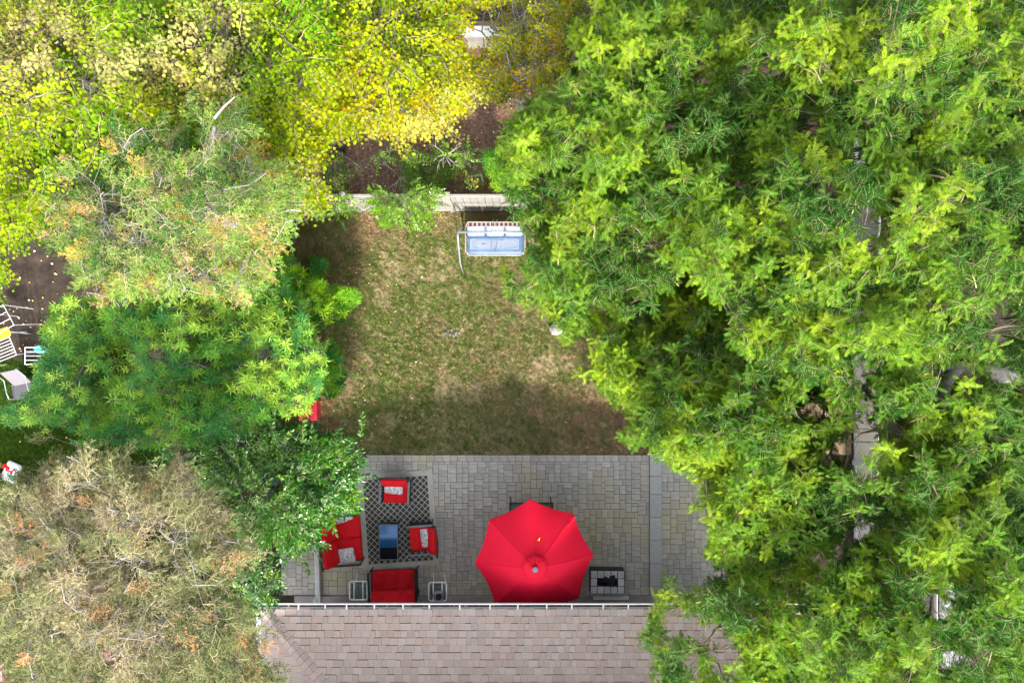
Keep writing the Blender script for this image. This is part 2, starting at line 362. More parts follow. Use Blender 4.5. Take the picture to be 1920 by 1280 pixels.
# ------------------------------------------------------------------ leafy shoots that the crowns are made of
def V3(a): return np.array(a, dtype=float)
def basis(d):
    d = d / np.linalg.norm(d); u = np.cross(V3((0, 0, 1)), d)
    if np.linalg.norm(u) < 1e-4: u = V3((1, 0, 0))
    u /= np.linalg.norm(u); return d, u, np.cross(d, u)
class LB:      # leaf quads/hexes collected as polygons
    def __init__(s): s.mb = MB()
    def blade(s, p, d, n, L, w, fold=.15, curl=.0, mi=0):
        """pointed leaf of four faces, folded along its midrib"""
        s.mb.mi = mi
        d = d / np.linalg.norm(d); side = np.cross(n, d); side /= max(1e-6, np.linalg.norm(side)); n2 = np.cross(d, side)
        q = p + d * L * .5 - n2 * curl * L * .3; e = p + d * L - n2 * curl * L
        a = q + side * w / 2 + n2 * fold * w; b = q - side * w / 2 + n2 * fold * w
        s.mb.add([p, a, e, b, q], [(0, 4, 1), (1, 4, 2), (0, 3, 4), (3, 2, 4)])
    def quad(s, p, d, n, L, w, mi=0):
        s.mb.mi = mi
        d = d / np.linalg.norm(d); side = np.cross(n, d); side /= max(1e-6, np.linalg.norm(side))
        m_ = p + d * L * .55
        s.mb.add([p, m_ + side * w / 2, p + d * L, m_ - side * w / 2], [(0, 1, 2, 3)])
    def round(s, p, d, n, r, mi=0, cup=.12):
        s.mb.mi = mi
        d = d / np.linalg.norm(d); side = np.cross(n, d); side /= max(1e-6, np.linalg.norm(side)); n2 = np.cross(d, side)
        c = p + d * r; vs = [c - n2 * cup * r]
        for k in range(7):
            a = 2 * math.pi * k / 7; rr = r * (1.12 if k == 0 else 1)
            vs.append(c + (d * math.cos(a) + side * math.sin(a)) * rr)
        s.mb.add(vs, [(0, 1 + k, 1 + (k + 1) % 7) for k in range(7)])
    def stem(s, pts, r, mi=1):
        s.mb.mi = mi; s.mb.tube([tuple(p) for p in pts], r, 3, False)
def coll_of(name, objs):
    c = bpy.data.collections.new(name)
    for o in objs: c.objects.link(o)
    return c
def shoot_obj(name, lb, mats):
    me = bpy.data.meshes.new(name); me.from_pydata([tuple(map(float, v)) for v in lb.mb.v], [], lb.mb.f)
    for m in mats: me.materials.append(m)
    me.polygons.foreach_set('material_index', lb.mb.m); me.update()
    return bpy.data.objects.new(name, me)
rg = np.random.default_rng(3)
def locust_shoot(k):
    lb = LB(); nf = 14 + k % 5
    lb.stem([V3((0, 0, -.22)), V3((.01, 0, -.08)), V3((0, 0, 0))], [.006, .005, .003])
    for i in range(nf):
        a = 2.399 * i + rg.uniform(-.5, .5); el = rg.uniform(-.5, 1.1); L = rg.uniform(.06, .17)
        d = V3((math.cos(a) * math.cos(el), math.sin(a) * math.cos(el), math.sin(el)))
        base = V3((rg.normal(0, .025), rg.normal(0, .025), rg.uniform(-.12, .03))); droop = rg.uniform(.4, .9)
        pts = []; p = base.copy(); dd = d.copy(); ns = 11
        for j in range(ns + 1):
            pts.append(p.copy()); dd = dd + V3((0, 0, -droop / ns)); dd /= np.linalg.norm(dd); p = p + dd * L / ns
        lb.stem([pts[0], pts[6], pts[11]], [.0022, .0016, .001])
        tw = rg.uniform(-.6, .6)
        for j in range(1, ns + 1):
            t = pts[j] - pts[j - 1]; t, u, w = basis(t); n_ = w * math.cos(tw) + u * math.sin(tw); sd_ = np.cross(t, n_)
            ll = .031 * (1 - .35 * abs(j / ns - .5) * 2)
            for sg in (-1, 1):
                q = sd_ * sg + t * rg.uniform(.25, .6) + n_ * rg.uniform(-.05, .3)
                lb.quad(pts[j], q, n_, ll, .0098)
    return shoot_obj('feathery_shoot', lb, [M['leaf_a'], M['twig']])
def round_shoot(k, r=.0235, L=.38, n_=30, mat='leaf_b'):
    lb = LB(); pts = [V3((L * i / 6, rg.normal(0, .012), .03 * math.sin(i * .6) - .02 * i / 6)) for i in range(7)]
    lb.stem(pts, [.005, .0045, .004, .0035, .003, .0025, .002])
    for i in range(n_):
        t = (i + 1) / n_; p = pts[min(6, int(t * 6))] + V3((rg.normal(0, .01), 0, 0)); sg = 1 if i % 2 else -1
        a = sg * rg.uniform(.7, 1.4); d = V3((math.cos(a), math.sin(a), rg.uniform(-.2, .25))); st = rg.uniform(.01, .10)
        q = p + d * st + V3((0, 0, rg.uniform(-.05, .04)))
        n = V3((rg.normal(0, .5), rg.normal(0, .5), 1)); lb.round(q, d, n, r * rg.uniform(.7, 1.15))
    return shoot_obj('round_leaf_shoot', lb, [M[mat], M['twig']])
def cypress_shoot(k):
    lb = LB(); L = .34; pts = [V3((L * i / 6, rg.normal(0, .012), -.012 * i * i / 6)) for i in range(7)]
    lb.stem(pts, [.005, .0045, .004, .003, .0026, .002, .0015])
    for i in range(11):
        t = (i + 1) / 11; p = pts[min(6, int(t * 6))]; sg = 1 if i % 2 else -1
        a = sg * rg.uniform(.5, 1.0); l2 = .15 * (1 - .55 * t) * rg.uniform(.7, 1.2)
        d = V3((math.cos(a), math.sin(a), rg.uniform(-.25, .3))); d /= np.linalg.norm(d)
        lb.stem([p, p + d * l2], [.0018, .001])
        for j in range(7):
            q = p + d * l2 * (j + .5) / 7; s2 = 1 if j % 2 else -1
            b = a + s2 * rg.uniform(.35, .8); d2 = V3((math.cos(b), math.sin(b), rg.uniform(-.4, .5)))
            lb.quad(q, d2, V3((rg.normal(0, .5), rg.normal(0, .5), 1)), rg.uniform(.032, .058), .014)
    return shoot_obj('cypress_shoot', lb, [M['leaf_c'], M['twig']])
def lance_shoot(k):
    lb = LB(); lb.stem([V3((0, 0, -.2)), V3((0, 0, 0))], [.006, .004])
    nl = 15 + k
    for i in range(nl):
        a = i * 2.399 + rg.uniform(-.2, .2); t = i / nl; el = .9 - 1.25 * t + rg.uniform(-.15, .15); z = .02 - .12 * t
        d = V3((math.cos(a) * math.cos(el), math.sin(a) * math.cos(el), math.sin(el)))
        lb.blade(V3((0, 0, z)), d, V3((-d[0] * .3, -d[1] * .3, 1)), rg.uniform(.10, .16), rg.uniform(.017, .025), .15, rg.uniform(.1, .4))
    return shoot_obj('lance_leaf_shoot', lb, [M['leaf_d'], M['twig']])
def glossy_shoot(k, s=1.0):
    lb = LB(); L = .45 * s; pts = [V3((L * i / 6, rg.normal(0, .012), .05 * math.sin(i * .5))) for i in range(7)]
    lb.stem(pts, [.005, .0045, .004, .0035, .003, .0025, .002])
    for i in range(13):
        t = (i + 1) / 13; p = pts[min(6, int(t * 6))]; sg = 1 if i % 2 else -1
        a = sg * rg.uniform(.5, 1.2) * (1 if i < 11 else .3); d = V3((math.cos(a), math.sin(a), rg.uniform(-.1, .5)))
        lb.blade(p, d, V3((rg.normal(0, .45), rg.normal(0, .45), 1)), rg.uniform(.085, .13) * s, rg.uniform(.045, .062) * s, .12, rg.uniform(0, .3))
    return shoot_obj('glossy_leaf_shoot', lb, [M['leaf_e'], M['twig']])
def tuft(k):
    lb = LB()
    for i in range(9):
        a = rg.uniform(0, 6.28); el = rg.uniform(.15, 1.1); d = V3((math.cos(a) * math.cos(el), math.sin(a) * math.cos(el), math.sin(el)))
        lb.quad(V3((rg.normal(0, .012), rg.normal(0, .012), 0)), d, V3((-d[1], d[0], .3)), rg.uniform(.04, .085), .0095)
    return shoot_obj('grass_tuft', lb, [M['litter']])
def fallen(k):
    lb = LB(); lb.round(V3((-.03, 0, .01)), V3((1, 0, 0)), V3((.2, .2, 1)), .03, cup=.3)
    return shoot_obj('fallen_leaf_piece', lb, [M['litter']])
def chip(k):
    lb = LB(); b = MB(); b.box((0, 0, .006), (rg.uniform(.025, .06), rg.uniform(.01, .02), .008)); lb.mb = b
    return shoot_obj('mulch_chip', lb, [M['litter']])

def gn_for(name, coll):
    g = bpy.data.node_groups.new(name, 'GeometryNodeTree')
    g.interface.new_socket('Geometry', in_out='INPUT', socket_type='NodeSocketGeometry')
    g.interface.new_socket('Geometry', in_out='OUTPUT', socket_type='NodeSocketGeometry')
    n, l = g.nodes, g.links
    gi = n.new('NodeGroupInput'); go = n.new('NodeGroupOutput')
    ci = n.new('GeometryNodeCollectionInfo'); ci.inputs['Collection'].default_value = coll
    ci.inputs['Separate Children'].default_value = True; ci.inputs['Reset Children'].default_value = True
    iop = n.new('GeometryNodeInstanceOnPoints'); iop.inputs['Pick Instance'].default_value = True
    def attr(nm, ty):
        a = n.new('GeometryNodeInputNamedAttribute'); a.data_type = ty; a.inputs['Name'].default_value = nm; return a.outputs['Attribute']
    e = n.new('FunctionNodeEulerToRotation'); l.new(attr('rot', 'FLOAT_VECTOR'), e.inputs[0])
    l.new(gi.outputs[0], iop.inputs['Points']); l.new(ci.outputs[0], iop.inputs['Instance'])
    l.new(attr('idx', 'INT'), iop.inputs['Instance Index']); l.new(e.outputs[0], iop.inputs['Rotation'])
    cx = n.new('ShaderNodeCombineXYZ'); s_ = attr('scl', 'FLOAT')
    for i in range(3): l.new(s_, cx.inputs[i])
    l.new(cx.outputs[0], iop.inputs['Scale']); l.new(iop.outputs[0], go.inputs[0])
    return g
SHOOT = {}
def reg(key, fn, n):
    objs = [fn(k) for k in range(n)]; SHOOT[key] = (gn_for(key + '_scatter', coll_of(key + '_shoots', objs)), n)
reg('locust', locust_shoot, 6); reg('round', round_shoot, 5); reg('cypress', cypress_shoot, 5)
reg('lance', lance_shoot, 5); reg('glossy', glossy_shoot, 5); reg('tuft', tuft, 5); reg('fallen', fallen, 3); reg('chip', chip, 4)
reg('smallround', lambda k: round_shoot(k, .024, .3, 14, 'leaf_d'), 4)

def scatter(name, key, P, ROT, SC, TINT, parent=None, **kw):
    g, n = SHOOT[key]; P = np.asarray(P, dtype=np.float32); N = len(P)
    me = bpy.data.meshes.new(name); me.vertices.add(N); me.vertices.foreach_set('co', P.ravel())
    a = me.attributes.new('rot', 'FLOAT_VECTOR', 'POINT'); a.data.foreach_set('vector', np.asarray(ROT, dtype=np.float32).ravel())
    a = me.attributes.new('scl', 'FLOAT', 'POINT'); a.data.foreach_set('value', np.asarray(SC, dtype=np.float32))
    a = me.attributes.new('idx', 'INT', 'POINT'); a.data.foreach_set('value', RNG.integers(0, n, N).astype(np.int32))
    a = me.attributes.new('tint', 'FLOAT_COLOR', 'POINT'); a.data.foreach_set('color', np.c_[np.asarray(TINT), np.ones(N)].astype(np.float32).ravel())
    o = link(name, me, parent, **kw); md = o.modifiers.new('scatter', 'NODES'); md.node_group = g
    return o

# ------------------------------------------------------------------ ground
def sheet(name, x0, x1, y0, y1, z, mat, th=0, **kw):
    b = MB(); b.add([(x0, y0, z), (x1, y0, z), (x1, y1, z), (x0, y1, z)], [(0, 1, 2, 3)]); kw.setdefault('kind', 'structure')
    return b.build(name, mat, **kw)
LAWN_X0, LAWN_X1, LAWN_Y0, LAWN_Y1 = -6.25, 8.7, -2.9, 3.32
sheet('ground', -120, 120, -120, 120, 0, M['soil'])
sheet('lawn', LAWN_X0, LAWN_X1, LAWN_Y0, LAWN_Y1, .004, M['lawn'])
sheet('mulch_bed', -6.25, 8.7, 3.40, 8.2, .005, M['mulch'])
sheet('neighbour_lawn', -16, -6.45, -5.6, -.45, .004, M['green_lawn'])
sheet('neighbour_path', 8.95, 14, -10, -3.2, .006, M['concrete'])

# grass of the worn lawn: green where it thrives, straw where it is dry
def grass(name, x0, x1, y0, y1, N, fn, sc=1.0, **kw):
    x = RNG.uniform(x0, x1, N); y = RNG.uniform(y0, y1, N); col, keep = fn(x, y)
    x, y, col = x[keep], y[keep], col[keep]; n = len(x)
    rot_ = np.c_[RNG.normal(0, .15, n), RNG.normal(0, .15, n), RNG.uniform(0, 6.28, n)]
    return scatter(name, 'tuft', np.c_[x, y, np.full(n, .004)], rot_, RNG.uniform(.6, 1.25, n) * sc, col, kind='stuff', **kw)
def worn(x, y):
    g = fbm(x, y, .55, 3); f = vnoise(x, y, 3.1, 9); ff = vnoise(x, y, 9., 12)
    px, py = 960 + x * 73.1, 640 - y * 73.1
    green = g * .9 + .45 * f + .35 * ff - .42
    green += -.22 * np.clip((px - 980) / 140, 0, 1) - .16 * np.exp(-((px - 640) / 80) ** 2) + .13 * np.exp(-((px - 800) / 140) ** 2) * np.clip((py - 480) / 120, 0, 1)
    green -= .15 * np.clip((470 - py) / 60, 0, 1)
    green = np.clip(green * 2.1, 0, 1)[:, None]
    straw = np.array((.56, .43, .24)) * (1 + 1.0 * (RNG.random(len(x)) - .5))[:, None]
    straw = straw * (1 - .35 * (vnoise(x, y, 1.7, 30))[:, None]); straw[:, 1] *= .95
    gr = np.array((.18, .29, .045)) * (1 + .9 * (RNG.random(len(x)) - .5))[:, None]
    bare = (vnoise(x, y, 1.3, 21) > .74) & (RNG.random(len(x)) < .5)
    return straw * (1 - green) + gr * green, ~bare
grass('grass', -6.0, 5.4, LAWN_Y0 + .02, LAWN_Y1, 60000, worn, label='short worn grass, straw and green mixed, covering the fenced lawn', cat='grass')
def lush(x, y):
    c = np.array((.07, .135, .012)) * (1 + .7 * (RNG.random(len(x)) - .5))[:, None] * (.7 + .6 * vnoise(x, y, 1.5, 2))[:, None]
    return c, np.ones(len(x), bool)
grass('grass', -13.3, -6.5, -5.5, -.5, 16000, lush, sc=1.3, label='thick dark green grass of the neighbouring lawn at the left edge', cat='grass')

def litter(name, key, x0, x1, y0, y1, N, cols, sc=(.6, 1.1), dens=None, z=.03, **kw):
    x = RNG.uniform(x0, x1, N); y = RNG.uniform(y0, y1, N)
    if dens is not None:
        k = RNG.random(N) < dens(x, y); x, y = x[k], y[k]
    n = len(x); cols = np.array(cols)
    c = cols[RNG.integers(0, len(cols), n)] * (.7 + .5 * RNG.random(n))[:, None]
    return scatter(name, key, np.c_[x, y, np.full(n, z)], np.c_[RNG.normal(0, .4, n), RNG.normal(0, .4, n), RNG.uniform(0, 6.28, n)], RNG.uniform(*sc, n), c, kind='stuff', **kw)
PZ_ = .05
LEAFC = [(.62, .55, .35), (.55, .30, .10), (.60, .42, .10), (.40, .25, .12), (.70, .66, .50), (.45, .16, .06)]
litter('fallen_leaves', 'fallen', -5.6, 4.5, -2.85, 3.3, 1500, LEAFC, (.22, .6), lambda x, y: .25 + .75 * (x < -2.2), .04, label='small pale fallen leaves strewn across the worn lawn', cat='fallen leaves')
litter('fallen_leaves', 'fallen', -6, 4, 3.42, 6.6, 1500, LEAFC, (.3, .75), None, .03, label='fallen leaves on the brown mulch behind the fence', cat='fallen leaves')
litter('fallen_leaves', 'fallen', -13.2, -11.3, -.3, 2.6, 70, LEAFC[:5], (.5, .95), None, .03, label='pale fallen leaves on the dark soil at the left edge', cat='fallen leaves')
litter('fallen_leaves', 'fallen', -13.2, -9, -4, -.5, 30, LEAFC[:5], (.5, .95), None, .05, label='few fallen leaves on the dark green neighbouring lawn', cat='fallen leaves')
litter('fallen_leaves', 'fallen', -5.5, 4.4, -6.4, -3, 130, LEAFC[:5], (.16, .45), None, PZ_ + .012, label='few tiny dry leaves blown over the grey pavers', cat='fallen leaves')
litter('mulch_chips', 'chip', -6, 5, 3.42, 7.5, 9000, [(.22, .12, .08), (.14, .075, .05), (.30, .18, .13)], (.6, 1.3), None, .008, label='brown bark chips covering the bed behind the fence', cat='mulch')

# ------------------------------------------------------------------ patio with its pavers
PX0, PX1, PY0, PY1 = -5.9, 5.6, -6.48, -2.90
PZ = .05
patio = empty('patio', (0, 0, 0), kind='structure')
b = MB(); b.box(((PX0 + PX1) / 2, (PY0 + PY1) / 2, (PZ - .015) / 2 + .001), (PX1 - PX0, PY1 - PY0, PZ - .018)); b.build('sand_bed', M['joint'], patio)
U = .076
def pave_mesh(w, h):
    b = MB(); b.box((0, 0, 0), (w - .007, h - .007, .05), bev=.004); me = bpy.data.meshes.new('paver'); me.from_pydata(b.v, [], b.f); me.materials.append(M['paver']); me.update(); return me
PM = {}
pavers = []   # (cx, cy, w, h)
def fill(x0, x1, y0, y1, rng):
    nx, ny = int(round((x1 - x0) / U)), int(round((y1 - y0) / U)); occ = np.zeros((nx, ny), bool)
    ux, uy = (x1 - x0) / nx, (y1 - y0) / ny
    for j in range(ny):
        for i in range(nx):
            if occ[i, j]: continue
            opts = [(3, 2)] * 5 + [(2, 3)] * 4 + [(2, 2)] * 3 + [(3, 3)] * 2 + [(2, 1)] + [(4, 2)]
            rng.shuffle(opts); done = False
            for (w, h) in opts + [(2, 2), (2, 1), (1, 2), (1, 1)]:
                if i + w > nx or j + h > ny or occ[i:i + w, j:j + h].any(): continue
                if i + w + 1 <= nx and not occ[i + w:i + w + 1, j].any() and (i + w + 1 == nx or occ[i + w + 1, j]) and w < 3:   # leaves a sliver: widen
                    if not occ[i + w, j:j + h].any(): w += 1
                occ[i:i + w, j:j + h] = True; pavers.append((x0 + (i + w / 2) * ux, y0 + (j + h / 2) * uy, w * ux, h * uy)); done = True; break
            if not done: occ[i, j] = True
rp = random.Random(4)
KX0, KX1 = W(1217, 0).x, W(1240, 0).x
fill(PX0, KX0, PY0, PY1 - .165, rp); fill(KX1, PX1, PY0, PY1 - .165, rp)
x = PX0
while x < PX1 - .1:
    w = rp.choice((.19, .205, .22)); w = min(w, PX1 - x)
    if KX0 - .02 < x < KX1: x = KX1; continue
    if x < KX0 < x + w + .06: w = KX0 - x
    pavers.append((x + w / 2, PY1 - .0825, w, .165))
    x += w
def hidden(cx, cy):
    if -3.95 < cx < -1.9 and -5.85 < cy < -3.3: return True          # under the rug
    if (cx - .5) ** 2 + (cy + 4.75) ** 2 < 1.25 ** 2: return True      # under the umbrella
    if cx < -3.9 and cy > -5.6: return True
    if cx > 4.4: return True
    return False
def score(p):
    return (-10 if hidden(p[0], p[1]) else 0) + p[2] * p[3] * 20 + p[1] * .02
pavers.sort(key=score, reverse=True)
def keyq(w, h): return (round(w, 3), round(h, 3))
for (cx, cy, w, h) in pavers[:300]:
    k = keyq(w, h)
    if k not in PM: PM[k] = pave_mesh(*k)
    o = link('paver', PM[k], patio); o.location = (cx, cy, PZ - .025 + rp.uniform(-.004, .004)); o.rotation_euler = (rp.gauss(0, .008), rp.gauss(0, .008), rp.gauss(0, .006))
b = MB()
for (cx, cy, w, h) in pavers[300:]:
    b.box((cx, cy, PZ - .025 + rp.uniform(-.004, .004)), (w - .007, h - .007, .05), Euler((rp.gauss(0, .008), rp.gauss(0, .008), rp.gauss(0, .006))).to_matrix(), bev=.004)
b.build('pavers', M['paver_j'], patio, kind='stuff')
ys = [W(0, q).y for q in (852, 891, 925, 968, 1011, 1054, 1097)] + [PY0]
for i in range(len(ys) - 1):
    b = MB(); b.box(((KX0 + KX1) / 2, (ys[i] + ys[i + 1]) / 2, .045), (KX1 - KX0 - .012, ys[i] - ys[i + 1] - .008, .09), bev=.005)
    b.build('edging_slab', M['slab'], patio)
b = MB(); b.box((.35, -6.62, .05), (11.8, .27, .10), bev=.01); b.build('wall_footing', M['concrete'], patio)
# weeds in the joints of the far edge
def weeds(x, y): return np.array((.05, .13, .02)) * (1 + .6 * (RNG.random(len(x)) - .5))[:, None], vnoise(x, y, 2.2, 4) > .62
grass('joint_weeds', -3.5, 4, -3.2, -2.9, 300, weeds, sc=.45, label='tiny green weeds in the joints along the lawn edge of the patio', cat='weeds')

# ------------------------------------------------------------------ house
ER, PITCH, EX0, EX1, EY = 2.92, .25, -5.35, 6.3, -5.71
house = empty('house', (.35, -9.8, 0), label='single-storey house with tan shingle roof and white gutter beside the patio', cat='house')
def hchild(o): o.location = o.location - house.location; return o
def hb(b, name, mat, parent=None, **kw):
    o = b.build(name, mat, parent or house, **kw)
    if parent is None: hchild(o)
    return o
b = MB(); b.box((.45, -10.0, 1.4), (10.1, 6.5, 2.8)); hb(b, 'wall', M['stucco'])
# hip roof shell
rx0, rx1 = EX0 + 5.8, EX1 - 5.8; yN, yS = EY, EY - 11.6; zr = ER + 5.8 * PITCH
b = MB(); vs = [(EX0, yN, ER), (EX1, yN, ER), (EX1, yS, ER), (EX0, yS, ER), (rx0, yN - 5.8, zr), (rx1, yN - 5.8, zr)]
vs2 = [(x, y, z - .13) for (x, y, z) in vs]
b.add(vs + vs2, [(0, 4, 5, 1), (1, 5, 2), (2, 5, 4, 3), (3, 4, 0), (6, 7, 11, 10), (7, 8, 11), (8, 9, 10, 11), (9, 6, 10), (0, 1, 7, 6), (1, 2, 8, 7), (2, 3, 9, 8), (3, 0, 6, 9)])
roof = hb(b, 'roof', M['underlay'])
def wedge_verts():
    # unit tab: x across, y up the slope from the butt (0) to 1, z thickness; thick at the butt
    return np.array([(-.5, -.01, 0), (.5, -.01, 0), (.5, 1, 0), (-.5, 1, 0), (-.492, .018, 1), (.492, .018, 1), (.492, 1, .25), (-.492, 1, .25)], float)
def proud_verts(): return np.array([(-.5, -.03, 0), (.5, -.03, 0), (.5, 1, 0), (-.5, 1, 0), (-.492, .055, 1), (.492, .055, 1), (.492, 1, .25), (-.492, 1, .25)], float)
WF = [(0, 3, 2, 1), (4, 5, 6, 7), (0, 1, 5, 4), (1, 2, 6, 5), (2, 3, 7, 6), (3, 0, 4, 7)]
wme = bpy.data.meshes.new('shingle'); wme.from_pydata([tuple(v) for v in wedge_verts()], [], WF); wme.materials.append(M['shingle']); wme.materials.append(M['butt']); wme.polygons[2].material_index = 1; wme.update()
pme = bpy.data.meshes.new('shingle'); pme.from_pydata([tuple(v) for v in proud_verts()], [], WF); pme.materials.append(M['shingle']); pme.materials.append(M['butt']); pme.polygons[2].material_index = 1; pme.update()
tabs = []
e = .143
def facet(org, u, v, n, lo, hi, courses, rng):
    """org: eave start; u along the eave, v up the slope, n outward; lo(k), hi(k) bounds along u for course k"""
    for k in range(courses):
        a, c = lo(k), hi(k); s = a - rng.uniform(0, .1)
        while s < c:
            w = rng.choice((.10, .13, .16, .2, .24, .15)); s0, s1 = max(s, a), min(s + w, c)
            if s1 - s0 > .03:
                proud = rng.random() < .42; th = .011 + (.010 if proud else 0)
                p = org + u * ((s0 + s1) / 2) + v * (k * e - .012 + (rng.uniform(0, .004))) + n * (.002 + (0 if not proud else 0))
                X, Y, Z = u * (s1 - s0 - .002), v * (e + .03), n * (th)
                mt = Matrix(((X.x, Y.x, Z.x, p.x), (X.y, Y.y, Z.y, p.y), (X.z, Y.z, Z.z, p.z), (0, 0, 0, 1)))
                tabs.append((mt, p + v * e / 2, (s1 - s0), proud))
            s += w
rs = random.Random(9)
cs = 1 / math.sqrt(1 + PITCH ** 2); ec = e * cs
vN = Vector((0, -cs, PITCH * cs)); nN = Vector((0, PITCH * cs, cs))
facet(Vector((EX0, EY, ER)), Vector((1, 0, 0)), vN, nN, lambda k: k * ec + .02, lambda k: (EX1 - EX0) - k * ec, 15, rs)
vL = Vector((cs, 0, PITCH * cs)); nL = Vector((-PITCH * cs, 0, cs))
facet(Vector((EX0, EY, ER)), Vector((0, -1, 0)), vL, nL, lambda k: k * ec + .02, lambda k: 3.4, 15, rs)
def tscore(t):
    px, py = PX(*t[1]); return (1 if (480 < px < 1330 and py < 1285) else 0) * 10 - (0 if px > 500 else 3) + t[2]
tabs.sort(key=tscore, reverse=True)
rinv = Matrix.Translation(-Vector(house.location) - Vector(roof.location))
roofw = Matrix.Translation(Vector((0, 0, 0)))
for (mt, p, w, pr) in tabs[:300]:
    o = link('shingle', pme if pr else wme, roof); o.matrix_local = mt
wv = wedge_verts(); pv = proud_verts(); allv, allf, prs = [], [], []
for (mt, p, w, pr) in tabs[300:]:
    prs.append(pr); m3 = np.array(mt); q = (pv if pr else wv) @ m3[:3, :3].T + m3[:3, 3]; base = len(allv) * 8; allv.append(q); allf.append(np.array(WF) + base)
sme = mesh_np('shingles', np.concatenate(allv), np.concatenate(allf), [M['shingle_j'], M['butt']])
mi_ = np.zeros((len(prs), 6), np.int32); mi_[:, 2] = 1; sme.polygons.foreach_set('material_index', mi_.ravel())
link('shingles', sme, roof, kind='stuff')
# hip caps
cap = MB(); cap.add([(-.14, 0, -.032), (0, 0, .018), (.14, 0, -.032), (-.14, .19, -.045), (0, .19, .004), (.14, .19, -.045), (-.14, -.018, -.05), (0, -.018, -.002), (.14, -.018, -.05)],
                    [(0, 1, 4, 3), (1, 2, 5, 4), (0, 6, 7, 1), (1, 7, 8, 2)])
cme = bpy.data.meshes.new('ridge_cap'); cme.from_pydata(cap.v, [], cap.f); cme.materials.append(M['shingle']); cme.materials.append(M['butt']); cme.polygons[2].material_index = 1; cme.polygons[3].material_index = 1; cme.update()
hd = Vector((1, -1, PITCH)).normalized(); hx = Vector((1, 1, 0)).normalized() * -1; hx = hd.cross(Vector((0, 0, 1))).normalized(); hz = hx.cross(hd)
for i in range(20):
    p = Vector((EX0, EY, ER)) + hd * (i * .143) + Vector((0, 0, .028))
    o = link('ridge_cap', cme, roof)
    o.matrix_local = Matrix(((hx.x, hd.x, hz.x, p.x), (hx.y, hd.y, hz.y, p.y), (hx.z, hd.z, hz.z, p.z), (0, 0, 0, 1)))
# raised gable behind (outside the picture, it shades the patio)
gy, gx, gz, gs, ge = -7.95, .4, 5.1, 5.6, 4.3
b = MB(); b.add([(gx - gs, gy, 2.9), (gx + gs, gy, 2.9), (gx + gs, gy, ge), (gx, gy, gz), (gx - gs, gy, ge)] + [(gx - gs, -15, 2.9), (gx + gs, -15, 2.9), (gx + gs, -15, ge), (gx, -15, gz), (gx - gs, -15, ge)],
                [(0, 1, 2, 3, 4), (9, 8, 7, 6, 5), (1, 6, 7, 2), (0, 4, 9, 5)]); hb(b, 'gable_wall', M['stucco'])
b = MB()
for sg in (-1, 1):
    d = Vector((sg * (gs + .25), 0, -(gz - ge) * (gs + .25) / gs)); p0 = Vector((gx, gy + .15, gz + .02)); 
    vs = [p0, p0 + d, p0 + d + Vector((0, -7.3, 0)), p0 + Vector((0, -7.3, 0))]; vs += [v + Vector((0, 0, .1)) for v in vs]
    b.add(vs, [(3, 2, 1, 0), (4, 5, 6, 7), (0, 1, 5, 4), (1, 2, 6, 5), (2, 3, 7, 6)])
hb(b, 'gable_roof', M['shingle_j'])
# gutter with hangers, stained inside
g = MB(); gyf = EY + .115; prof = [(EY + .005, ER + .005), (EY + .012, ER - .10), (gyf - .015, ER - .10), (gyf, ER + .01)]
def gutter(x0, x1):
    b = MB(); ts = .006
    pts = [(EY + .004, ER - .015), (EY + .010, ER - .11), (gyf - .02, ER - .11), (gyf - .004, ER - .02), (gyf + .006, ER - .002), (gyf + .006, ER + .006), (gyf - .02, ER + .006), (gyf - .02, ER - .03), (gyf - .03, ER - .10), (EY + .018, ER - .10), (EY + .014, ER - .015)]
    N = len(pts)
    b.add([(x0, y, z) for y, z in pts] + [(x1, y, z) for y, z in pts], [(i, (i + 1) % N, N + (i + 1) % N, N + i) for i in range(N)] + [tuple(range(N - 1, -1, -1)), tuple(range(N, 2 * N))])
    return b
gut = hb(gutter(EX0 - .12, EX1), 'gutter', M['white'])
b = MB(); b.box((.45, (EY + gyf) / 2 - .004, ER - .094), (11.5, .075, .012)); b.build('gutter_debris', M['gutter_in'], gut)
for q in (560, 610, 650, 702, 756, 805, 862, 919, 971, 1025, 1072, 1131, 1178, 1226, 1290, 1340, 1380, 1430):
    xx = (q - 960) * (H - ER) / 1280; b = MB(); b.box((xx, (EY + gyf) / 2 - .004, ER + .010), (.028, gyf - EY - .012, .006)); b.build('gutter_hanger', M['white'], gut)
b = MB(); b.box((EX0 - .06, -9.8, ER - .05), (.11, 8.1, .10)); hb(b, 'side_gutter', M['white'])
litter('fallen_leaves', 'fallen', EX0 + .3, EX1, EY + .02, gyf - .03, 90, LEAFC, (.3, .6), None, ER - .075, label='dry leaves caught in the white gutter of the tan roof', cat='fallen leaves')
# downspout and its extension along the pavers
b = MB(); p = [W(560, 1131, 2.75), Vector((-4.95, -6.2, 2.45)), Vector((-5.0, -6.68, 2.2)), Vector((-5.0, -6.68, .35)), Vector((-4.98, -6.52, .16)), Vector((-4.96, -6.3, .13)), W(593, 1000, .13)]
def flatpipe(b, pts, w, h):
    for i in range(len(pts) - 1):
        d = (pts[i + 1] - pts[i]); L = d.length; q = d.to_track_quat('Y', 'Z').to_matrix(); b.box((pts[i] + pts[i + 1]) / 2, (w, L + .02, h), q, bev=.008)
flatpipe(b, p[:5], .085, .06); hb(b, 'downspout', M['white'])
dsx = MB(); flatpipe(dsx, [W(597, 1128, .14), W(595, 1060, .14), W(591, 965, .14)], .12, .085); 
for k in (-.028, .0, .028): 
    pa, pb = W(597, 1124, .187), W(591, 967, .187); dsx.box((pa + pb) / 2 + Vector((k, 0, 0)), (.007, (pa - pb).length, .004), (pb - pa).to_track_quat('Y', 'Z').to_matrix())
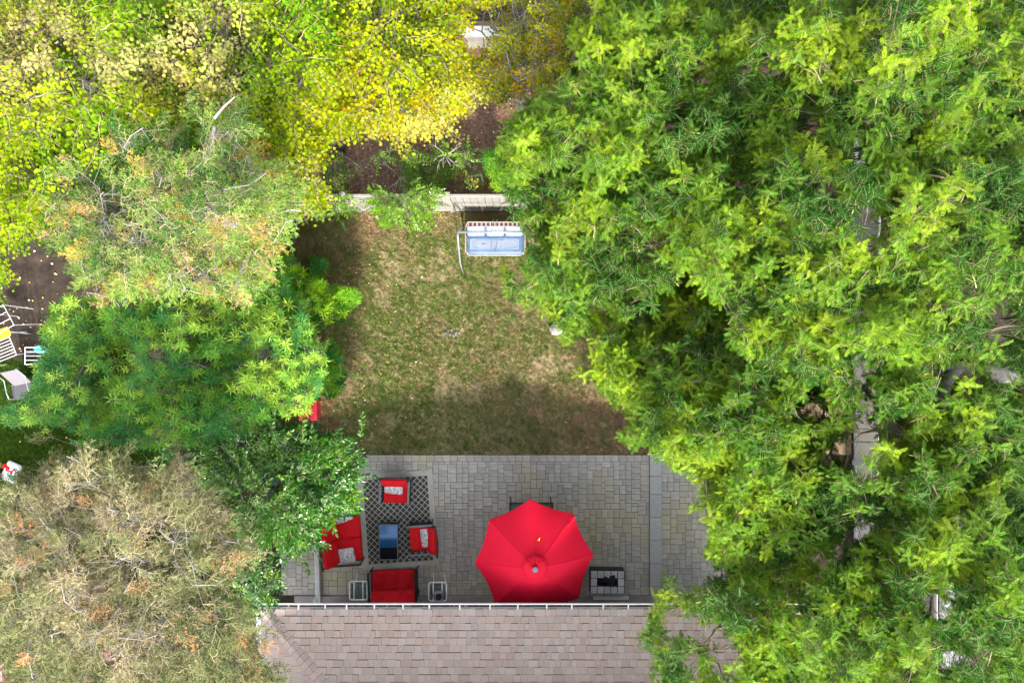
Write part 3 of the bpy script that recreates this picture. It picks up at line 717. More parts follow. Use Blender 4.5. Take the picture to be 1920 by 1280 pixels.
dsx.build('downspout_extension', M['white'], label='long white downspout pipe lying on the pavers left of the red loveseat', cat='drain pipe')
# patio door (under the eave)
dr = empty('patio_door', (2.1 - .35, -6.74 + 9.8, .12)); dr.parent = house
b = MB()
for (cx, w) in ((-.9, .07), (0, .07), (.9, .07)): b.box((cx, 0, 1.05), (w, .06, 2.1))
b.box((0, .001, 2.08), (1.86, .062, .07)); b.box((0, .02, .03), (1.9, .14, .05)); b.build('door_frame', M['white'], dr)
b = MB(); b.box((-.45, -.005, 1.05), (.86, .02, 2.0)); b.box((.45, -.015, 1.05), (.86, .02, 2.0)); b.build('glass_panel', M['window'], dr)
b = MB(); a_, c_ = W(1112, 1121, .1), W(1178, 1121, .1); b.box(((a_.x + c_.x) / 2, -6.52, .12), (c_.x - a_.x, .09, .04), bev=.005)
b.build('door_step', M['white'], label='narrow white sill strip beside the fire pit at the house wall', cat='sill')

# neighbouring roofs
def neighbour(name, x0, x1, y0, y1, eave, axis, mat, label, gutter_side, pitch=.25, cat='house', ze=2.9):
    t = empty(name, ((x0 + x1) / 2, (y0 + y1) / 2, 0), label=label, cat=cat); L = Vector(t.location)
    b = MB(); b.box(((x0 + x1) / 2, (y0 + y1) / 2, ze / 2 - .08), (x1 - x0 - .8, y1 - y0 - .8, ze - .2)); o = b.build('wall', M['stucco'], t); o.location = -L
    hw = (x1 - x0) / 2; xm = (x0 + x1) / 2; zr = ze + hw * pitch
    b = MB(); vs = [(x0, y0, ze), (xm, y0, zr), (x1, y0, ze), (x0, y1, ze), (xm, y1, zr), (x1, y1, ze)]; vs += [(x, y, z - .12) for x, y, z in vs]
    b.add(vs, [(0, 1, 4, 3), (1, 2, 5, 4), (9, 10, 7, 6), (10, 11, 8, 7), (0, 6, 7, 1), (1, 7, 8, 2), (3, 4, 10, 9), (4, 5, 11, 10), (0, 3, 9, 6), (2, 8, 11, 5)])
    rf = b.build('roof', M['underlay'], t); rf.location = -L
    cs_ = 1 / math.sqrt(1 + pitch ** 2); sv, sf = [], []; nr = random.Random(hash(name) % 99 + 3)
    for sg, xe in ((1, x0), (-1, x1)):
        v = Vector((sg * cs_, 0, pitch * cs_)); n = Vector((-sg * pitch * cs_, 0, cs_)); u = Vector((0, 1, 0)); org = Vector((xe, y0, ze))
        for k in range(int(hw / (e * cs_))):
            s = nr.uniform(-.2, 0)
            while s < y1 - y0:
                w = nr.choice((.13, .16, .22, .3)); s0, s1 = max(0, s), min(y1 - y0, s + w); s += w
                if s1 - s0 < .03: continue
                p = org + u * ((s0 + s1) / 2) + v * (k * e - .01) + n * .003; X, Y, Z = u * (s1 - s0 - .002), v * (e + .03), n * (.012 + nr.choice((0, .008)))
                m3 = np.array([[X.x, Y.x, Z.x], [X.y, Y.y, Z.y], [X.z, Y.z, Z.z]]); q = wedge_verts() @ m3.T + np.array(p); sf.append(np.array(WF) + len(sv) * 8); sv.append(q)
    link('shingles', mesh_np('shingles', np.concatenate(sv), np.concatenate(sf), mat), rf, kind='stuff')
    xg = x0 - .055 if gutter_side < 0 else x1 + .055; b = MB()
    for dx in (-.05, .05): b.box((xg + dx, (y0 + y1) / 2, ze - .05), (.012, y1 - y0, .10))
    b.box((xg, (y0 + y1) / 2, ze - .10), (.088, y1 - y0 - .01, .01)); o = b.build('gutter', M['white'], t); o.location = -L
    b = MB(); b.box((xg, (y0 + y1) / 2, ze - .088), (.085, y1 - y0 - .02, .012)); b.build('gutter_debris', M['gutter_in'], o)
    q = y0 + .3
    while q < y1:
        b = MB(); b.box((xg, q, ze + .004), (.088, .02, .006)); b.build('gutter_hanger', M['white'], o); q += .6
    return t
neighbour('neighbour_house', -13.5, -6.75, -13, -6.25, 0, 0, M['shingle_red'], 'house with red-brown shingle roof glimpsed through the browning cedar at lower left', 1)
neighbour('neighbour_house', 9.2, 16, -14, -5.15, 0, 0, M['shingle_grey'], 'house with grey shingle roof and open gutter glimpsed at lower right', -1)
neighbour('neighbour_house', -19, -10.55, 7.1, 14, 0, 0, M['shingle_slate'], 'dark slate-coloured roof at the upper left corner behind the yellow-green tree', 1)

# ------------------------------------------------------------------ fences
def fence(name, p0, p1, h, bw, mat, label, group='vinyl fences round the lawn'):
    p0, p1 = Vector(p0), Vector(p1); d = p1 - p0; L = d.length; t = empty(name, p0, math.atan2(d.y, d.x), label=label, cat='fence', group=group)
    n = int(L / bw); w = L / n
    bm_ = MB(); bm_.box((0, 0, h / 2), (w - .008, .022, h - .10), bev=.004); me = bpy.data.meshes.new('board'); me.from_pydata(bm_.v, [], bm_.f); me.materials.append(mat); me.update()
    for i in range(n):
        o = link('board', me, t); o.location = ((i + .5) * w, RNG.normal(0, .0012), .03); o.rotation_euler = (RNG.normal(0, .003), 0, 0)
    k = 0
    while k * 2.4 < L + .1:
        b = MB(); b.box((min(k * 2.4, L), 0, h / 2 + .03), (.12, .12, h + .06), bev=.01); po = b.build('post', mat, t)
        b = MB(); b.box((min(k * 2.4, L), 0, h + .075), (.145, .145, .03), bev=.01); b.build('post_cap', mat, po); k += 1
    b = MB(); b.box((L / 2, 0, h), (L, .062, .09), bev=.008); b.build('top_rail', mat, t)
    b = MB(); b.box((L / 2, 0, .07), (L, .055, .12), bev=.008); b.build('bottom_rail', mat, t)
    return t
fence('back_fence', (-6.3, 3.36, 0), (8.8, 3.36, 0), 1.75, .17, M['vinyl'], 'pale vinyl privacy fence between the lawn and the mulch bed')
fence('left_fence', (-6.32, -5.2, 0), (-6.32, 3.3, 0), 1.7, .17, M['vinyl_cool'], 'white vinyl fence glimpsed under the trees left of the lawn')
fence('right_fence', (8.78, 6.5, 0), (8.78, -5.5, 0), 1.15, .30, M['tube'], 'low white panel fence glimpsed through the feathery trees on the right')
# low white wall far behind
wl_ = empty('garden_wall', W(905, 84), label='short white panelled wall with grey coping under the orange-tinged branches at the top', cat='wall')
for (a, c) in ((877, 908), (909, 926), (927, 944)):
    pa, pb = W(a, 90), W(c, 90); b = MB(); b.box(((pa.x + pb.x) / 2 - wl_.location.x, -.05, .35), (pb.x - pa.x - .01, .1, .7), bev=.01); b.build('panel', M['vinyl'], wl_)
b = MB(); b.box((.05, .0, .73), (1.15, .26, .07), bev=.01); b.build('coping', M['slab'], wl_)

# ------------------------------------------------------------------ red umbrella and what stands under it
def umbrella():
    t = empty('patio_umbrella', (.5, -4.90, PZ), label='large red eight-sided patio umbrella over the glass table by the house', cat='umbrella')
    z0, z1, Rr = 2.05, 2.68, 1.345; off = R(94) - R(90) + R(90)
    b = MB(); n_r, n_a = 14, 8
    def pt(ang_i, f, r_):     # rib index, fraction to next rib, radial 0..1
        a0 = off + ang_i * R(45); a1 = a0 + R(45)
        def rib(a): 
            rr = Rr * r_; return Vector((math.cos(a) * rr, math.sin(a) * rr, z1 - (z1 - z0) * (r_ ** 1.18)))
        p = rib(a0).lerp(rib(a1), f); s = math.sin(math.pi * f)
        cut = 1 - .04 * s * r_ ** 3
        p.x *= cut; p.y *= cut; p.z -= 0.004 * s * r_ ** .9 + .012 * s * r_ ** 8
        return p
    for i in range(8):
        base = len(b.v); 
        for r_i in range(n_r + 1):
            r_ = .05 + .95 * r_i / n_r
            for a in range(n_a + 1): b.v.append(tuple(pt(i, a / n_a, r_)))
        for r_i in range(n_r):
            for a in range(n_a):
                k = base + r_i * (n_a + 1) + a; b.f.append((k, k + n_a + 1, k + n_a + 2, k + 1)); b.m.append(0)
    can = b.build('canopy', M['canopy'], t, smooth=False)
    # hem along the edge
    b = MB()
    for i in range(8):
        for a in range(n_a):
            p, q = pt(i, a / n_a, 1.0), pt(i, (a + 1) / n_a, 1.0); dn = Vector((0, 0, -.045)); b.add([p, q, q + dn, p + dn], [(0, 1, 2, 3)])
    b.build('valance', M['canopy'], can)
    # seams over the ribs
    b = MB()
    for i in range(8): b.tube([pt(i, 0, .06 + .94 * k / 8) + Vector((0, 0, .003)) for k in range(9)], .005, 4)
    b.build('seam', M['canopy'], can)
    # vent cap with gathered rim
    b = MB(); n = 48; rings = [.0, .10, .2, .27, .285]; base = len(b.v); b.v.append((0, 0, z1 + .05)); b.m_ = 0
    for ri, rr in enumerate(rings[1:]):
        for k in range(n):
            a = off + 2 * math.pi * k / n; pl = .5 + .5 * math.cos(8 * a + 1.0); gath = math.sin(a * 23) * .004 * ri
            octo = 1 - .06 * abs(math.sin(4 * (a - off)))
            b.v.append((math.cos(a) * rr * octo, math.sin(a) * rr * octo, z1 + .05 - rr * .30 - (.02 if ri == 3 else 0) + gath * 1.6))
    for k in range(n): b.f.append((base, base + 1 + k, base + 1 + (k + 1) % n)); b.m.append(0)
    for ri in range(3):
        for k in range(n): q = base + 1 + ri * n; b.f.append((q + k, q + n + k, q + n + (k + 1) % n, q + (k + 1) % n)); b.m.append(0)
    b.build('vent_cap', M['canopy'], can, smooth=True)
    # bunched folds north of the finial
    b = MB(); rr_ = random.Random(2)
    for k in range(11):
        a = R(90) + R(-55 + 11 * k); r0, r1 = .06, .24 + rr_.uniform(-.02, .03)
        p0 = Vector((math.cos(a) * r0, math.sin(a) * r0, z1 + .048)); p1 = Vector((math.cos(a) * r1, math.sin(a) * r1, z1 + .012))
        b.tube([p0, p0.lerp(p1, .5) + Vector((rr_.uniform(-.01, .01), 0, .012)), p1, p1 * 1.0 + Vector((math.cos(a) * .03, math.sin(a) * .03, -.03))], [.004, .008, .012, .005], 5)
    b.build('gathered_fold', M['canopy'], can, smooth=True)
    b = MB(); b.disc((0, 0, z1 + .095), .058, .04, 20); b.disc((0, 0, z1 + .122), .05, .014, 20, .03); b.build('finial', M['finial'], t, smooth=False)
    b = MB(); b.tube([(0, 0, .06), (0, 0, z1 + .08)], .021, 12); b.build('pole', M['armgrey'], t)
    b = MB(); b.disc((0, 0, .03), .24, .06, 24, .2); b.disc((0, 0, .16), .032, .24, 12); b.build('base', M['black'], t)
    for i in range(8):
        b = MB(); p = [pt(i, 0, .06 + .93 * k / 5) - Vector((0, 0, .012)) for k in range(6)]; b.tube(p, .008, 5); rb = b.build('rib', M['armgrey'], t)
        b = MB(); b.tube([(0, 0, z1 - .62), tuple(pt(i, 0, .52) - Vector((0, 0, .02)))], .006, 5); b.build('strut', M['armgrey'], rb)
    # turned-back corner of the cloth
    a = R(46); p = Vector((math.cos(a) * Rr, math.sin(a) * Rr, z0)); q = Vector((math.cos(a) * Rr * .80, math.sin(a) * Rr * .78, z0 + .155)); b = MB()
    for k in range(7):
        f = k / 6; c = p.lerp(q, f); w = .012 + .014 * abs(math.sin(k * 2.1)); b.disc(c + Vector((-.005 * k, .006 * (k % 2), .012)), w, .014, 7)
    b.build('puckered_corner', M['canopy'], can)
    return t
umbrella()
b = MB(); p = W(1011, 1011, 2.52); b.box((0, 0, 0), (.010, .036, .004), rot('Z', 10)); b.box((-.012, -.018, .002), (.03, .012, .004), rot('Z', -30)); b.box((.008, .028, .002), (.02, .01, .004), rot('Z', 50))
o = b.build('yellow_leaf', M['yellow'], label='small yellow leaf stuck on the upper panel of the red umbrella', cat='leaf'); o.location = p + Vector((0, 0, -.0)); 
# raise it onto the cloth
dv = math.hypot(p.x - .5, p.y + 4.9) / 1.345; o.location.z = PZ + 2.68 - .63 * dv ** 1.18 + .004

def dining_table():
    t = empty('dining_table', (.47, -4.88, PZ), label='rectangular glass dining table with black frame under the red umbrella', cat='table')
    w, l, z = 1.08, 1.88, .72; b = MB()
    for (c, d) in (((0, l / 2 - .02, z), (w, .04, .04)), ((0, -l / 2 + .02, z), (w, .04, .04)), ((w / 2 - .02, 0, z + .0005), (.04, l - .08, .039)), ((-w / 2 + .02, 0, z + .0005), (.04, l - .08, .039))): b.box(c, d, bev=.006)
    b.build('frame', M['black'], t)
    b = MB(); b.box((0, 0, z + .004), (w - .08, l - .08, .008)); b.build('glass_top', M['smoke_glass'], t)
    for sx in (-1, 1):
        for sy in (-1, 1): b = MB(); b.tube([(sx * (w / 2 - .05), sy * (l / 2 - .05), z - .02), (sx * (w / 2 - .03), sy * (l / 2 - .03), 0)], .016, 8); b.build('leg', M['black'], t)
dining_table()

# ------------------------------------------------------------------ red lounge furniture
def arm_mesh(b, sx, w, d, zt):
    b.box((sx * (w / 2 - .028), -.02, zt), (.055, d * .92, .022), bev=.006)
def lounge(name, w, d, seats, label, cat, loc, rz, group, cover=False, armmat='armgrey', slipped=False):
    """local: faces -Y, back at +Y"""
    t = empty(name, loc, rz, label=label, cat=cat, group=group)
    b = MB()
    for sx in (-1, 1):
        x_ = sx * (w / 2 - .03)
        b.tube([(x_, -d / 2 + .05, 0), (x_, -d / 2 + .03, .56), (x_, -d / 2 + .02, .60)], .018, 8)
        b.tube([(x_, d / 2 - .16, 0), (x_, d / 2 - .10, .55), (x_, d / 2 + .01, .86)], .018, 8)
        b.tube([(x_, -d / 2 + .06, .26), (x_, d / 2 - .12, .26)], .014, 8)
    b.tube([(-w / 2 + .03, -d / 2 + .04, .28), (w / 2 - .03, -d / 2 + .04, .28)], .016, 8)
    pts = [(-w / 2 + .0, d / 2 - .01, .84)] + [(w * (k / 8 - .5) * .98, d / 2 + .012 + .03 * math.sin(math.pi * k / 8), .87) for k in range(9)] + [(w / 2 - .0, d / 2 - .01, .84)]
    b.tube(pts, .019, 8); b.build('frame', M['black'], t, smooth=True)
    b = MB()
    for k in range(9):
        q = -w / 2 + .06 + (w - .12) * k / 8; b.box((q, d / 2 - .06, .58), (.02, .008, .56), rot('X', -16))
    b.build('back_slats', M['black'], t, kind='stuff')
    b = MB(); b.box((0, -.03, .265), (w - .08, d - .16, .02)); b.build('seat_deck', M['dark_wicker'], t)
    for sx in (-1, 1):
        b = MB(); arm_mesh(b, sx, w, d, .61); b.build('armrest', M[armmat], t)
    m = M['red_dk'] if cover else M['red']; cw = (w - .13) / seats
    for k in range(seats):
        cx = -w / 2 + .065 + cw * (k + .5); jx = RNG.normal(0, .006)
        b = MB(); b.cushion((cx + jx, -.075, .355), (cw - .008, d - .18, .15), rot('Z', RNG.normal(0, .8)), wr=.006 + (.03 if cover else 0), seed=k + int(w * 10)); sc_ = b.build('seat_cushion', m, t, smooth=True)
        hw_, hl_ = (cw - .008) / 2 - .012, (d - .18) / 2 - .012; b = MB(); b.tube([(cx + jx + a_ * hw_, -.075 + b_ * hl_, .385) for a_, b_ in ((-1, -1), (1, -1), (1, 1), (-1, 1), (-1, -1))], .007, 5); b.build('piping', M['red_dk'], sc_)
        sl = -.05 if slipped and k == 0 else 0
        b = MB(); b.cushion((cx + jx + sl, d / 2 - .14, .63 if not cover else .60), (cw + .01, .50, .15), rot('Z', RNG.normal(0, 1.2) + (6 if sl else 0)) @ rot('X', 62 if not cover else 40), wr=.006, seed=k + 5); b.build('back_cushion', m, t, smooth=True)
    return t
GA = 'red cushioned lounge set on the patio'
Z0 = PZ
def at(px, py, z): v = W(px, py, z); return Vector((v.x, v.y, Z0))
lounge('patio_armchair', .76, .70, 1, 'red cushioned armchair at the top of the lattice rug with its back to the lawn', 'armchair', at(742, 918, .45), R(-2), GA)
lounge('patio_armchair', .76, .72, 1, 'red cushioned armchair right of the coffee table facing left', 'armchair', at(794, 1008, .45), R(-90 + 4), GA)
lounge('patio_loveseat', 1.28, .88, 2, 'red two-seat loveseat left of the rug facing right with two patterned pillows', 'loveseat', at(645, 1009, .45), R(90 + 4), GA, armmat='black', slipped=True)
lounge('patio_loveseat', 1.22, .84, 1, 'red loveseat with one wide creased cushion against the house wall', 'loveseat', at(738, 1099, .45), R(180 + 2), GA, cover=True, armmat='black')
def pillow(px, py, z, w, l, rz, tilt, label, axis='X'):
    t = empty('pillow', W(px, py, z), rz, label=label, cat='pillow', group='patterned throw pillows on the red seats')
    b = MB(); b.cushion((0, 0, 0), (w, l, .13), rot(axis, tilt), p=2.4, n=12, wr=.004, seed=int(px)); b.build('cover', M['pillow'], t, smooth=True)
    b = MB(); b.cushion((0, 0, 0), (w * .98, l * .98, .02), rot(axis, tilt), p=8, n=6)
    b.build('piping', M['piping'], t, smooth=True); return t
pillow(738, 914, .61, .46, .34, R(-6), 18, 'white and grey patterned pillow on the armchair at the top of the rug')
pillow(801, 1008, .61, .46, .34, R(-90 + 8), 18, 'white and grey patterned pillow on the armchair right of the coffee table')
pillow(650, 1041, .52, .40, .38, R(8), 8, 'grey and pink patterned pillow at the lower end of the left loveseat')
pillow(643, 966, .56, .42, .34, R(20), 10, 'white patterned pillow under the leaves at the upper end of the left loveseat')

rc = W(747, 973, 0); rug = MB(); rug.box((0, 0, 0), (1.93, 2.44, .012), bev=.003)
o = rug.build('rug', M['rug'], label='dark outdoor rug with pale diamond lattice and grey border', cat='rug'); o.location = (rc.x, rc.y, PZ + .012); o.rotation_euler = (0, 0, R(4))

def coffee_table():
    t = empty('coffee_table', at(729, 1015, .45), R(.5), label='narrow black coffee table with glass top coloured as reflected blue sky on the lattice rug', cat='table')
    w, l, z = .47, .89, .43; b = MB()
    for (c, d) in (((0, l / 2 - .01, z), (w, .02, .04)), ((0, -l / 2 + .01, z), (w, .02, .04)), ((w / 2 - .01, 0, z), (.02, l - .042, .038)), ((-w / 2 + .01, 0, z), (.02, l - .042, .038))): b.box(c, d, bev=.004)
    b.build('frame', M['armgrey'], t)
    b = MB(); b.box((0, .145, z + .006), (w - .04, .56, .012)); b.build('glass_panel', M['sky_glass'], t)
    b = MB(); b.box((0, -.285, z + .005), (w - .04, .29, .012)); b.build('glass_panel', M['black_glass'], t, label='black end panel of the table top')
    b = MB(); b.box((0, 0, .18), (w - .06, l - .06, .02)); b.build('shelf', M['black'], t)
    for sx in (-1, 1):
        for sy in (-1, 1): b = MB(); b.box((sx * (w / 2 - .02), sy * (l / 2 - .02), z / 2 - .01), (.035, .035, z - .02)); b.build('leg', M['black'], t)
coffee_table()

def side_table(px, py, label, flip):
    t = empty('side_table', at(px, py, .48), R(0), label=label, cat='table', group='small white tube side tables by the wall')
    w, l, z = .44, .46, .48; b = MB(); r = .055; pts = []
    for (cx, cy, a0) in ((w / 2 - r, l / 2 - r, 0), (-w / 2 + r, l / 2 - r, 90), (-w / 2 + r, -l / 2 + r, 180), (w / 2 - r, -l / 2 + r, 270)):
        for k in range(4): a = R(a0 + 30 * k); pts.append((cx + r * math.cos(a), cy + r * math.sin(a), z))
    pts.append(pts[0]); b.tube(pts, .016, 8); b.build('top_frame', M['tube'], t, smooth=True)
    for sx in (-1, 1): b = MB(); b.tube([(sx * .11, -l / 2, z), (sx * .11, l / 2, z)], .014, 8); b.build('cross_bar', M['tube'], t, smooth=True)
    b = MB(); b.box((0, 0, z - .006), (w - .05, l - .05, .006)); b.build('glass_top', M['smoke_glass'], t)
    for sx in (-1, 1):
        b = MB(); b.tube([(sx * .13, -l / 2 + .02, z), (sx * .15, .1, .05), (sx * .14 + .02 * flip, l / 2 + .05, .012)], .010, 8); b.build('leg', M['tube'], t, smooth=True)
        b = MB(); b.tube([(sx * .16, l / 2 - .04, z), (sx * .15, -.1, .05), (sx * .15, -l / 2 + .05, .012)], .010, 8); b.build('leg', M['tube'], t, smooth=True)
    b = MB(); b.tube([(-.14, .02, .2), (.14, .02, .2)], .009, 8); b.build('stretcher', M['tube'], t, smooth=True)
    return t
side_table(673, 1105, 'white tube side table with clear top left of the wall-side loveseat', 1)
side_table(821, 1107, 'white tube side table carrying a black lantern right of the wall-side loveseat', -1)
lt = empty('lantern', at(824, 1113, .5) + Vector((0, 0, .485)), R(3), label='small grey square lantern with black round top on the right side table', cat='lantern')
b = MB(); b.box((0, 0, .07), (.21, .20, .14), bev=.012); b.build('body', M['chrome'], lt)
b = MB(); b.disc((0, -.0, .155), .078, .03, 20); b.build('lid', M['black'], lt)
cu = empty('cup', at(810, 1114, .5) + Vector((0, 0, .485)), 0, label='small black cup beside the square lantern on the right side table', cat='cup')
b = MB(); b.disc((0, 0, .05), .036, .10, 14, .042); b.build('body', M['black'], cu); b = MB(); b.disc((0, 0, .102), .036, .006, 14); b.build('rim', M['blue_grey'], cu)

def fire_pit():
    t = empty('fire_pit', at(1138.5, 1090, .3), R(-.6), label='square grey-tiled fire pit with dark basin right of the red umbrella', cat='fire pit')
    w, l, z = .86, .60, .28
    b = MB()
    for (c, d) in (((0, l / 2 - .06, z / 2), (w, .12, z)), ((0, -l / 2 + .06, z / 2), (w, .12, z)), ((w / 2 - .07, 0, z / 2 - .001), (.14, l - .24, z)), ((-w / 2 + .07, 0, z / 2 - .001), (.14, l - .24, z))): b.box(c, d)
    b.build('base', M['black'], t)
    for i in range(5):
        for j in range(3):
            cx = (i - 2) * .17; cy = (j - 1) * .195
            if 0 < i < 4 and j == 1 : continue
            b = MB(); b.box((cx, cy, z + .012), (.152, .174, .03), bev=.006); b.build('tile', M['pit_tile'], t)
    b = MB(); b.box((0, 0, z - .09), (.5, .2, .02)); b.build('basin', M['black_glass'], t)
    b = MB(); b.box((.02, .05, z + .035), (.26, .13, .018), rot('Z', -24), bev=.006); b.box((.12, .13, z + .055), (.14, .12, .016), rot('Z', 15), bev=.005); b.box((.13, -.02, z + .05), (.08, .16, .014), rot('Z', -10), bev=.005); b.build('cover', M['black'], t)
    b = MB(); b.box((0, -l / 2 - .05, .1), (w + .1, .10, .09), bev=.01); b.build('hearth_step', M['slab'], t)
fire_pit()

# ------------------------------------------------------------------ garden swing with blue cushions
def swing():
    c = W(930, 452, .5); t = empty('garden_swing', (c.x, c.y, 0), 0, label='garden swing seat with pale blue cushions and grey tube frame by the back fence', cat='swing')
    X = lambda px, z: W(px, 0, z).x - c.x
    Y = lambda py, z: W(0, py, z).y - c.y
    zt = 1.62; xl, xr = X(858, zt), X(1000, zt); yb = Y(435, zt)
    b = MB(); b.tube([(xl, yb, zt), (xr, yb, zt)], .026, 10); b.build('top_bar', M['chrome'], t, smooth=True)
    for x_ in (xl, xr):
        b = MB(); b.tube([(x_, yb, zt), (x_ - .0, yb - .12, zt - .04), (x_ + .01, yb - .66, .9), (x_ + .02, yb - .80, .02)], .024, 10); b.build('leg', M['chrome'], t, smooth=True)
        b = MB(); b.tube([(x_, yb, zt), (x_ + .02, yb + .28, .7), (x_ + .03, yb + .38, .02)], .022, 10); b.build('leg', M['chrome'], t, smooth=True)
        sx = 1 if x_ == xl else -1
        b = MB(); b.tube([(x_ + sx * .16, yb, zt), (x_ + sx * .20, yb - .12, .62)], .006, 6); b.build('hanger', M['chrome'], t)
    x0, x1 = X(873, .5), X(984, .5)
    b = MB(); ys_, yn = Y(478, .45), Y(424, .5); b.tube([(x0, yn, .62), (x0, ys_ + .08, .45), (x0 + .1, ys_, .42), (x1 - .1, ys_, .42), (x1, ys_ + .08, .45), (x1, yn, .62)], .02, 8); b.build('seat_frame', M['vinyl'], t, smooth=True)
    b = MB(); b.box(((x0 + x1) / 2, (ys_ + yn) / 2, .38), (x1 - x0 - .06, yn - ys_ - .04, .02)); b.build('seat_deck', M['white'], t)
    b = MB(); b.cushion(((x0 + x1) / 2, (ys_ + Y(441, .5)) / 2 + .02, .46), (x1 - x0 - .07, Y(441, .5) - ys_ + .02, .13), wr=.003, seed=3); sc_ = b.build('seat_cushion', M['cush_blue'], t, smooth=True)
    cy = (ys_ + Y(441, .5)) / 2 + .02; b = MB(); pts = []
    for k in range(25):
        a = 2 * math.pi * k / 24; q = .56 * (abs(math.cos(a)) ** .45) * (1 if math.cos(a) > 0 else -1); r_ = .115 * (abs(math.sin(a)) ** .7) * (1 if math.sin(a) > 0 else -1)
        pts.append(((x0 + x1) / 2 + q, cy + r_, .523))
    b.tube(pts, .006, 6); b.build('piping', M['piping'], sc_)
    b = MB(); b.box(((x0 + x1) / 2 - .02, cy, .525), (1.22, .27, .004), bev=.001); b.build('seat_panel', M['cush_white'], sc_)
    bw = (x1 - x0 - .06) / 3
    for k in range(3):
        b = MB(); b.cushion((x0 + .03 + bw * (k + .5), Y(431, .7), .66), (bw - .01, .36, .12), rot('X', 50), p=5, wr=.004, seed=k); bc = b.build('back_cushion', M['cush_white'], t, smooth=True)
        q_ = rot('X', 50); pp = [Vector((x0 + .03 + bw * (k + .5), Y(431, .7), .66)) + q_ @ Vector((sx_ * (bw - .05) / 2, sy_ * .165, .045)) for sx_, sy_ in ((-1, -1), (1, -1), (1, 1), (-1, 1), (-1, -1))]; b = MB(); b.tube(pp, .009, 5); b.build('piping', M['piping'], bc)
    # ivory rail pierced by square openings
    yr = Y(419.5, .92); zr_ = .90
    b = MB(); b.tube([(x0 + .02, yr - .07, zr_ - .05), (x0 + .07, yr + .045, zr_), (x1 - .07, yr + .045, zr_), (x1 - .02, yr - .07, zr_ - .05)], .016, 8); b.tube([(x0 + .02, yr - .05, zr_ - .06), (x1 - .02, yr - .05, zr_ - .06)], .016, 8); b.build('back_rail', M['ivory'], t, smooth=True)
    b = MB(); b.box(((x0 + x1) / 2, yr, zr_ - .05), (x1 - x0 - .1, .07, .012)); b.build('rail_panel', M['plum'], t)
    for k in range(13):
        b = MB(); b.box((x0 + .09 + (x1 - x0 - .18) * k / 12, yr, zr_ - .03), (.042, .085, .02), bev=.003); b.build('rail_slat', M['ivory'], t)
    b = MB()
    for dx in (-.02, .07): b.tube([( (x0 + x1) / 2 + dx - .07, cy - .2, .545), ((x0 + x1) / 2 + dx - .06 + dx * .5, cy, .57), ((x0 + x1) / 2 + dx - .07, cy + .2, .57), ((x0 + x1) / 2 + dx, cy + .42, 1.62)], .004, 5)
    b.build('cord', M['armgrey'], t)
swing()

# ------------------------------------------------------------------ small things on the lawn and in the neighbouring garden
b = MB(); rr_ = random.Random(5); vs = []
def rock(name, loc, s, mat, **kw):
    n, m = 9, 6; vs, fs = [], []
    for j in range(m + 1):
        for i in range(n):
            th = math.pi * j / m; ph = 2 * math.pi * i / n; r_ = 1 + rr_.uniform(-.16, .16)
            vs.append((s[0] * r_ * math.sin(th) * math.cos(ph), s[1] * r_ * math.sin(th) * math.sin(ph), s[2] * (r_ * math.cos(th) * .8 + .4)))
    for j in range(m):
        for i in range(n): fs.append((j * n + i, (j + 1) * n + i, (j + 1) * n + (i + 1) % n, j * n + (i + 1) % n))
    b = MB(); b.add(vs, fs); o = b.build(name, mat, **kw); o.location = loc; return o
rock('rock', W(1042, 618, .05), (.17, .13, .09), M['rock'], label='mottled pale rock at the right side of the lawn below the feathery branches', cat='rock')
rock('rock', W(515, 677, .3), (.10, .09, .10), M['terracotta'], label='rusty brown stone among the narrow leaves left of the lawn', cat='rock')
b = MB()
for k in range(26):
    q = W(rr_.gauss(845, 9), rr_.gauss(627, 5), .04); b.box((q.x, q.y, .05), (rr_.uniform(.02, .055), rr_.uniform(.02, .04), .015), Euler((rr_.random(), rr_.random(), rr_.random() * 3)).to_matrix())
b.build('torn_paper', M['vinyl'], kind='stuff', label='scattered scraps of torn white paper near the middle of the lawn', cat='paper scraps')
# red box half hidden on the left edge of the lawn
t = empty('storage_box', W(580, 768, .3).xy.to_3d(), R(2), label='red plastic box half hidden by leaves at the left edge of the lawn', cat='box')
b = MB(); b.box((0, 0, .2), (.42, .46, .4), bev=.02); b.build('body', M['red_plastic'], t); b = MB(); b.box((0, 0, .43), (.46, .50, .05), bev=.015); b.build('lid', M['red_plastic'], t)
b = MB(); b.box((.12, 0, .462), (.03, .46, .012), bev=.004); b.build('lid_rib', M['red_plastic'], t)
t = empty('storage_bin', W(494, 912, .6).xy.to_3d(), R(-8), label='blue-grey bin under the glossy leaves left of the patio', cat='bin')
b = MB(); b.box((0, 0, .5), (.44, .40, 1.0), bev=.02); b.build('body', M['blue_grey'], t); b = MB(); b.box((-.0, 0, 1.03), (.5, .46, .06), bev=.02); b.build('lid', M['blue_grey'], t)
t = empty('garden_hoe', W(581, 566).xy.to_3d(), 0, label='thin long-handled garden hoe lying on the soil left of the lawn', cat='hoe')
pa, pb = W(583, 505, .5) - Vector(t.location), W(581, 566, .06) - Vector(t.location)
b = MB(); b.tube([pa, pb], .012, 8); b.build('handle', M['twig'], t); b = MB(); b.box(pb, (.17, .03, .05), bev=.005); b.build('blade', M['armgrey'], t)

